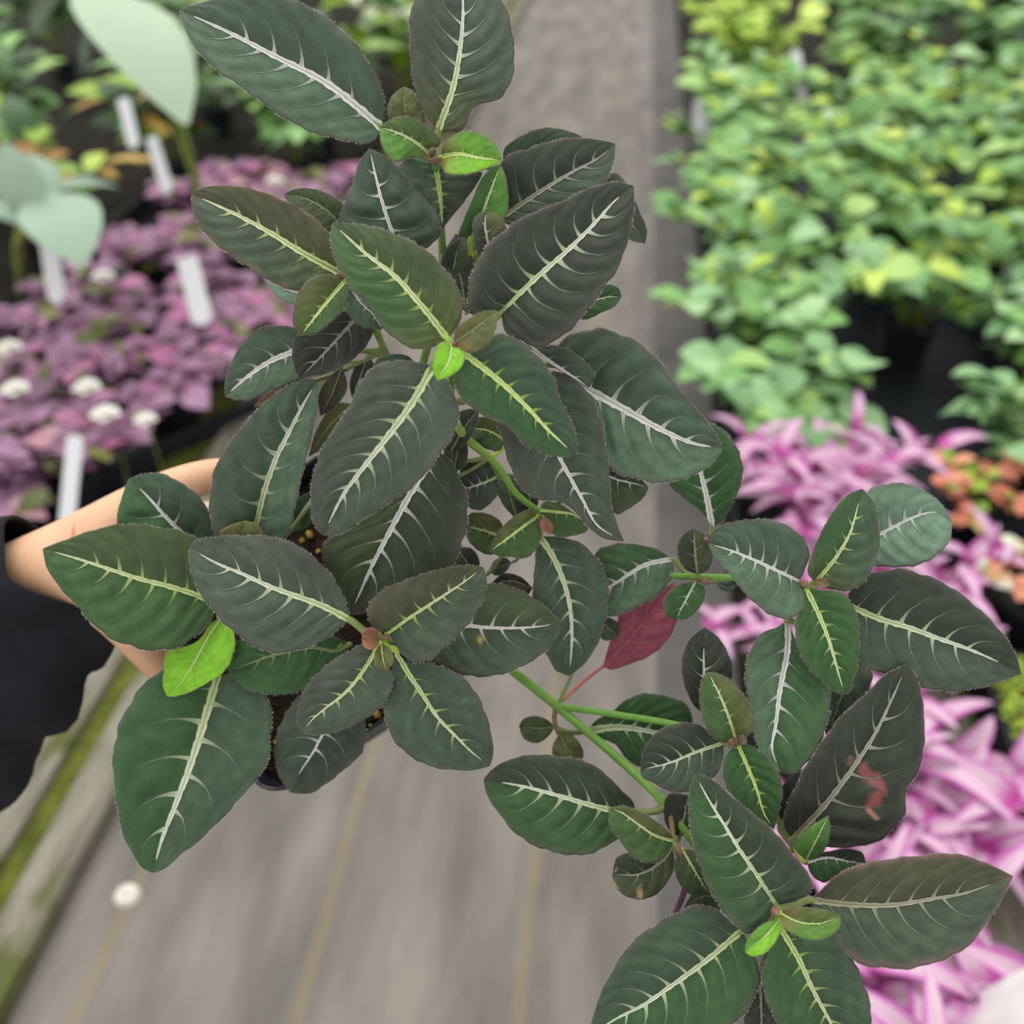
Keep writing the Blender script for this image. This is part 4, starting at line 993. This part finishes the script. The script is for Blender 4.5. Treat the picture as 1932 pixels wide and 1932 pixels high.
leaf([(707, 1230), (675, 1280), (646, 1312), (613, 1337), (588, 1359), (569, 1383)], [(682, 1217), (653, 1232), (617, 1254), (591, 1279), (573, 1304), (562, 1337), (561, 1362)], [(718, 1250), (740, 1268), (740, 1297), (725, 1330), (696, 1351), (653, 1373), (609, 1386), (588, 1386)], (40.6, 41.0), 'PD', 'y', 0.85, nv=6)
leaf([(745, 1225), (769, 1268), (798, 1312), (827, 1355), (859, 1388), (888, 1417), (924, 1446)], [(740, 1261), (725, 1308), (724, 1333), (729, 1366), (747, 1402), (776, 1428), (812, 1446), (856, 1453), (895, 1453)],
     [(769, 1250), (812, 1250), (841, 1261), (874, 1279), (899, 1308), (917, 1348), (928, 1391), (930, 1428)], (40.6, 41.4), 'DD', 'y', 0.8, nv=7)
leaf([(732, 1194), (776, 1163), (827, 1130), (881, 1094), (912, 1070)], [(712, 1190), (696, 1172), (692, 1152), (702, 1132), (725, 1112), (762, 1096), (812, 1078), (856, 1069), (892, 1066)],
     [(747, 1217), (762, 1239), (783, 1250), (809, 1246), (830, 1228), (867, 1196), (899, 1156), (914, 1123), (918, 1091)], (40.0, 39.7), 'BD', 'y', 0.8, nv=6)
leaf([(800, 1200), (881, 1181), (921, 1184), (972, 1185), (1030, 1180), (1057, 1174)], [(830, 1140), (880, 1105), (917, 1100), (957, 1105), (993, 1120), (1030, 1145)], [(816, 1246), (845, 1261), (885, 1275), (939, 1274), (986, 1257), (1030, 1228), (1053, 1195)], (41.8, 42.4), 'QD', 'w', 0.75, nv=6,
     damage=[(0.42, 0.25, 0.02, 0.12, (170, 150, 70), 2)])
leaf([(455, 1040), (458, 1010), (462, 982)], [(425, 1028), (414, 1005), (436, 990)], [(490, 1032), (495, 1004), (484, 988)], (42.2, 41.8), 'OO', 'f', 0.4, nv=2, margin=(170, 120, 70))
# young curled leaves at the growing tips
leaf([(716, 1200), (703, 1209), (682, 1206)], [(712, 1188), (695, 1184), (684, 1192)], [(714, 1216), (700, 1226), (686, 1220)], (39.9, 39.3), 'RR', 'f', 0.4, fold=0.9, nv=2, margin=(150, 110, 110))
leaf([(719, 1212), (722, 1240), (729, 1268)], [(708, 1230), (708, 1256)], [(738, 1226), (741, 1252)], (39.9, 39.4), 'OO', 'l', 0.6, fold=0.9, nv=2, margin=(150, 110, 110))
leaf([(1025, 975), (1032, 990), (1040, 1008)], [(1018, 985), (1022, 1000)], [(1036, 980), (1044, 995)], (41.8, 41.4), 'RR', 'f', 0.4, fold=0.9, nv=2, hair=False, margin=(130, 80, 90))
leaf([(1527, 1102), (1545, 1096), (1567, 1102)], [(1545, 1090), (1560, 1093)], [(1545, 1106), (1560, 1108)], (39.6, 39.3), 'RO', 'f', 0.4, fold=0.9, nv=2, hair=False, margin=(130, 100, 90))
leaf([(1390, 1402), (1398, 1392), (1410, 1396)], [(1392, 1394), (1402, 1386)], [(1398, 1406), (1408, 1404)], (40.2, 40.0), 'RP', 'f', 0.4, fold=0.9, nv=2, hair=False)
leaf([(1388, 1402), (1380, 1408), (1372, 1400)], [(1384, 1412), (1376, 1410)], [(1384, 1394), (1376, 1394)], (40.2, 40.0), 'PR', 'f', 0.4, fold=0.9, nv=2, hair=False)
leaf([(1274, 1594), (1278, 1606), (1284, 1620)], [(1270, 1602), (1275, 1614)], [(1284, 1600), (1289, 1612)], (40.6, 40.4), 'PR', 'f', 0.4, fold=0.9, nv=2, hair=False)
leaf([(818, 298), (812, 290), (815, 276)], [(808, 296), (808, 284)], [(822, 290), (823, 280)], (38.9, 38.6), 'RP', 'f', 0.4, fold=0.9, nv=2, hair=False)

# buds
def bud(x, y, d, r, name='bud', c=(140, 100, 88)):
    p = px(x, y, d); r = r * 0.62
    tv, tf = tube([p + FWD * r * 2, p + FWD * r, p, p - FWD * r * 0.8, p - FWD * r * 1.8], [r * 0.4, r * 0.9, r, r * 0.75, r * 0.2], 12, 9)
    link(name, mesh_np(name, local(np.array(tv)), tf, True, np.tile(np.array(lin(c)), (len(tv), 1))), plant, [M['stem']])


for b in [(858, 650, 36.2, .0022), (821, 302, 38.8, .003), (645, 520, 38.4, .0025), (728, 1202, 39.8, .0022), (1027, 984, 41.8, .003), (1329, 1097, 42.8, .0028),
          (1518, 1102, 39.7, .0026), (1390, 1402, 40.3, .0025), (1278, 1598, 40.6, .0024), (1463, 1720, 37.9, .0026), (1332, 1018, 42.4, .0022)]:
    bud(*b)

# stems
def stem(pts, r0, r1, c0, c1=None, name='stem'):
    p3 = [px(*p) for p in pts]
    tv, tf = tube(p3, np.linspace(r0, r1, len(p3)), 48, 9)
    a, b = np.array(lin(c0)), np.array(lin(c1 or c0)); k = np.repeat(np.linspace(0, 1, 48), 9)[:, None]
    cc = a * (1 - k) + b * k
    link(name, mesh_np(name, local(np.array(tv)), tf, True, cc), plant, [M['stem']])


GR, GB = (110, 152, 68), (98, 120, 58)
stem([(700, 1060, 50), (785, 900, 44.5), (846, 760, 40.2), (858, 650, 36.8)], .0022, .0014, GB, GR)
stem([(846, 770, 40.4), (876, 823, 41.8), (938, 878, 42.1), (974, 932, 42.3), (1022, 968, 42.4)], .0020, .0013, (150, 178, 84), (112, 166, 70))
stem([(690, 1040, 50), (765, 800, 45), (835, 480, 43.0), (826, 360, 41.8), (820, 310, 39.9)], .0022, .0012, GB, GR)
stem([(765, 800, 45), (728, 665, 41.6), (690, 590, 40.2), (645, 520, 38.9)], .0016, .0011, GR, GR)
stem([(690, 1110, 50), (705, 1170, 45), (718, 1206, 40.4)], .0020, .0013, GB, GR)
stem([(650, 1120, 50), (540, 1150, 47), (418, 1155, 43.5)], .0020, .0012, GB, GR)
stem([(418, 1155, 43.5), (416, 1210, 44.0), (412, 1275, 44.3)], .0012, .0011, GR, (190, 200, 150))
stem([(740, 1100, 50), (880, 1195, 47), (968, 1266, 45.5), (1050, 1332, 45), (1133, 1402, 44), (1252, 1514, 42), (1350, 1640, 41.4), (1462, 1722, 38.5)], .0023, .0016, (108, 150, 70), (118, 168, 70))
stem([(1050, 1332, 45), (1160, 1348, 44), (1277, 1368, 42.4), (1386, 1400, 40.7)], .0016, .0013, (112, 162, 70), (116, 164, 72))
stem([(1022, 968, 42.4), (1100, 1050, 44.4), (1190, 1078, 44.6), (1267, 1086, 43.6), (1394, 1091, 42.4), (1524, 1108, 40.1)], .0015, .0014, (112, 158, 68), (112, 158, 68))
stem([(1524, 1108, 40.1), (1490, 1150, 41.2), (1486, 1172, 41.4)], .0012, .0010, (150, 160, 100), (150, 160, 100))
stem([(1386, 1400, 40.8), (1440, 1500, 42.0), (1500, 1602, 41.5)], .0014, .0011, (120, 130, 70), (120, 130, 70))
stem([(1262, 1522, 41.8), (1268, 1560, 41.4), (1272, 1592, 41)], .0012, .0010, (130, 120, 76), (130, 120, 76))
stem([(1050, 1332, 45), (1046, 1355, 45.1), (1051, 1378, 45.1)], .0012, .0010, (150, 130, 90), (150, 130, 90))
stem([(1061, 1322, 45.2), (1098, 1288, 45.6), (1139, 1256, 45.9)], .0009, .0008, (196, 120, 96), (186, 100, 108), 'leaf_stalk')
stem([(1300, 1640, 42), (1288, 1690, 42.5), (1275, 1722, 43)], .0014, .0012, (110, 70, 90), (110, 70, 90))
stem([(1500, 1602, 41.5), (1512, 1612, 41.2), (1520, 1626, 41)], .0011, .0010, (140, 130, 90), (140, 130, 90))

# ------------------------------------------------------------------ square nursery pot of the held plant
c0 = px(497, 1518, 45.6); v1 = px(968, 1192, 45.0) - c0
v3 = px(330, 1075, 49.0) - c0
S = np.linalg.norm(v1); e1 = v1 / S
e3 = v3 - e1 * np.dot(v3, e1); e3 /= np.linalg.norm(e3)
nrm = np.cross(e1, e3)
if np.dot(nrm, CAM - c0) < 0: nrm = -nrm
SB = S * 0.92
ctr = c0 + e1 * S / 2 + e3 * SB / 2


def rsq(a, b, r, n=6):
    out = []
    for (sx, sy, q0) in ((1, 1, 0), (-1, 1, 90), (-1, -1, 180), (1, -1, 270)):
        for i in range(n + 1):
            q = math.radians(q0 + 90 * i / n)
            out.append((sx * (a - r) + r * math.cos(q), sy * (b - r) + r * math.sin(q)))
    return out


def ringed(profile, close_last=False):
    v, f = [], []
    n = None
    for (a, b, r, h) in profile:
        pts = rsq(a, b, r); n = len(pts)
        for (x, y) in pts: v.append(ctr + e1 * x + e3 * y + nrm * h)
    for i in range(len(profile) - 1):
        for k in range(n):
            k2 = (k + 1) % n; f.append((i * n + k, i * n + k2, (i + 1) * n + k2, (i + 1) * n + k))
    return v, f, n


HA, HB = S / 2, SB / 2
t = 0.0018
v, f, n = ringed([(HA * .70, HB * .70, .010, -0.118), (HA * .97, HB * .97, .014, -0.018), (HA, HB, .015, -0.018), (HA, HB, .015, -0.001), (HA - .0008, HB - .0008, .014, 0.0),
                  (HA - t, HB - t, .013, -0.001), (HA * .97 - t, HB * .97 - t, .013, -0.02), (HA * .70 - t, HB * .70 - t, .009, -0.116)])
f.append(tuple(range(n)))
potm = mesh_np('pot', local(np.array(v)), f, False)
po = link('pot', potm, plant, [M['pot']]); po['label'] = 'square black plastic nursery pot with rounded corners'
# soil: lumpy surface filling the pot below its rim
sv, sf, sn = [], [], 26
rs = random.Random(3)
for i in range(sn + 1):
    for j in range(sn + 1):
        x = (i / sn * 2 - 1) * (HA * .965 - t) * 0.985; y = (j / sn * 2 - 1) * (HB * .965 - t) * 0.985
        sv.append(ctr + e1 * x + e3 * y + nrm * (-0.011 + 0.002 * rs.random() + 0.002 * math.sin(i * 1.3) * math.cos(j * 1.1)))
for i in range(sn):
    for j in range(sn):
        a = i * (sn + 1) + j; sf.append((a, a + 1, a + sn + 2, a + sn + 1))
link('soil', mesh_np('soil', local(np.array(sv)), sf), plant, [M['soil']])
bits = [(512, 1482, 8), (548, 1440, 6), (532, 1466, 5), (555, 1400, 5), (712, 1348, 9), (730, 1362, 6), (700, 1368, 5), (585, 1008, 9), (570, 1020, 6), (520, 1400, 6), (600, 1040, 6)]
for (bx, by, br) in bits:
    dirv = P3(bx, by, 1.0) - CAM
    tt = np.dot(ctr + nrm * (-0.009) - CAM, nrm) / np.dot(dirv, nrm)
    p = CAM + dirv * tt
    bm = bmesh.new(); bmesh.ops.create_icosphere(bm, subdivisions=1, radius=br * 0.46 / FOC * 1.0)
    for vv_ in bm.verts: vv_.co *= rs.uniform(0.7, 1.25)
    me = bpy.data.meshes.new('grit'); bm.to_mesh(me); bm.free(); me.materials.append(M['bit'])
    g = bpy.data.objects.new('grit', me); col.objects.link(g); g.parent = plant; g.location = Vector(p) - PINV

# ------------------------------------------------------------------ the person's hand, wrist and sleeve
person = empty('person', tuple(px(-150, 1300, 58)))
tag(person, 'person in a black long sleeve holding the plant pot with the left hand', 'person')
PP = np.array(person.location)


def skin_mesh(name, joints, edges, root, m, parent, sub=2):
    me = bpy.data.meshes.new(name)
    me.from_pydata([tuple(px(*j[:3]) - PP) for j in joints], edges, [])
    o = link(name, me, parent, [m])
    sk = o.modifiers.new('skin', 'SKIN'); sk.use_smooth_shade = True
    if not me.skin_vertices: 
        bpy.context.view_layer.objects.active = o
    for i, j in enumerate(joints):
        sv_ = me.skin_vertices[0].data[i]
        sv_.radius = (j[3] / 100, (j[4] if len(j) > 4 else j[3]) / 100); sv_.use_root = (i == root)
    ss = o.modifiers.new('subdivide', 'SUBSURF'); ss.levels = sub; ss.render_levels = sub
    sm = o.modifiers.new('smooth', 'SMOOTH'); sm.factor = 0.5; sm.iterations = 10
    return o


J = [(-330, 1330, 57, 3.2), (-80, 1150, 53, 2.6), (70, 1070, 51, 2.0), (140, 1062, 50.5, 2.3), (205, 1062, 50.5, 2.4),
     # thumb
     (190, 985, 49.8, 1.75), (285, 940, 49.2, 1.25), (370, 903, 48.9, 1.0), (438, 888, 49.6, 0.95), (492, 905, 50.2, 0.75),
     # index, middle, ring, little
     (250, 1040, 51.5, 1.25), (300, 1010, 55, 1.05), (360, 980, 58, 0.95), (430, 960, 59.5, 0.8),
     (255, 1095, 52, 1.25), (300, 1110, 56, 1.1), (370, 1120, 59.5, 1.0), (450, 1120, 61, 0.8),
     (245, 1145, 51.5, 1.2), (305, 1205, 53.0, 1.05), (360, 1265, 55.5, 0.95), (420, 1300, 58.5, 0.8),
     (205, 1140, 50.5, 1.35), (255, 1205, 51, 1.1), (300, 1255, 52, 0.95), (345, 1310, 54, 0.8)]
E = [(0, 1), (1, 2), (2, 3), (3, 4), (3, 5), (5, 6), (6, 7), (7, 8), (8, 9), (4, 10), (10, 11), (11, 12), (12, 13), (4, 14), (14, 15), (15, 16), (16, 17),
     (4, 18), (18, 19), (19, 20), (20, 21), (3, 22), (22, 23), (23, 24), (24, 25)]
hand = skin_mesh('hand', J, E, 3, M['skin'], person)

# sleeve: a loose tube that ends in an open cuff at the wrist, with folds
sl = [(-420, 1420, 60), (-220, 1270, 55.5), (-90, 1170, 52.6), (-5, 1108, 51.6), (66, 1078, 51.0)]
sr = [0.075, 0.066, 0.050, 0.036, 0.0265]
c3 = np.array([px(*p) for p in sl]); us = np.linspace(0, 1, 40)
dd = np.sqrt(((c3[1:] - c3[:-1]) ** 2).sum(1)); tt = np.concatenate([[0], np.cumsum(dd)]); tt /= tt[-1]
cc = resample(c3, us); rr = np.interp(us, tt, sr)
tg = np.gradient(cc, axis=0); tg /= np.linalg.norm(tg, axis=1)[:, None]
v, f, sd = [], [], 40
for i in range(40):
    ti = tg[i] - FWD * np.dot(tg[i], FWD); ti /= np.linalg.norm(ti)
    a = UPV - ti * np.dot(UPV, ti); a /= np.linalg.norm(a); b = FWD
    for k in range(sd):
        q = 2 * math.pi * k / sd
        fo = 1 + 0.05 * math.sin(3 * q + us[i] * 20) + 0.035 * math.sin(5 * q - us[i] * 34) + 0.03 * math.sin(us[i] * 46 + q)
        low = 1 + (0.55 if math.cos(q) < 0 else 0.0) * (math.cos(q) ** 2) * min(1, us[i] * 1.6)     # hangs loose below the wrist
        slant = ti * (0.034 * max(0.0, -math.cos(q)) ** 1.5 * us[i] ** 3)                        # cuff reaches further under the hand
        v.append(cc[i] + slant + rr[i] * fo * (math.cos(q) * a * low + math.sin(q) * b))
for i in range(39):
    for k in range(sd):
        k2 = (k + 1) % sd; f.append((i * sd + k, i * sd + k2, (i + 1) * sd + k2, (i + 1) * sd + k))
me = mesh_np('sleeve', np.array(v) - PP, f)
so = link('sleeve', me, person, [M['sleeve']]); so['label'] = 'loose black sleeve ending at the wrist'
s2 = so.modifiers.new('thickness', 'SOLIDIFY'); s2.thickness = 0.0018; s2.offset = -1
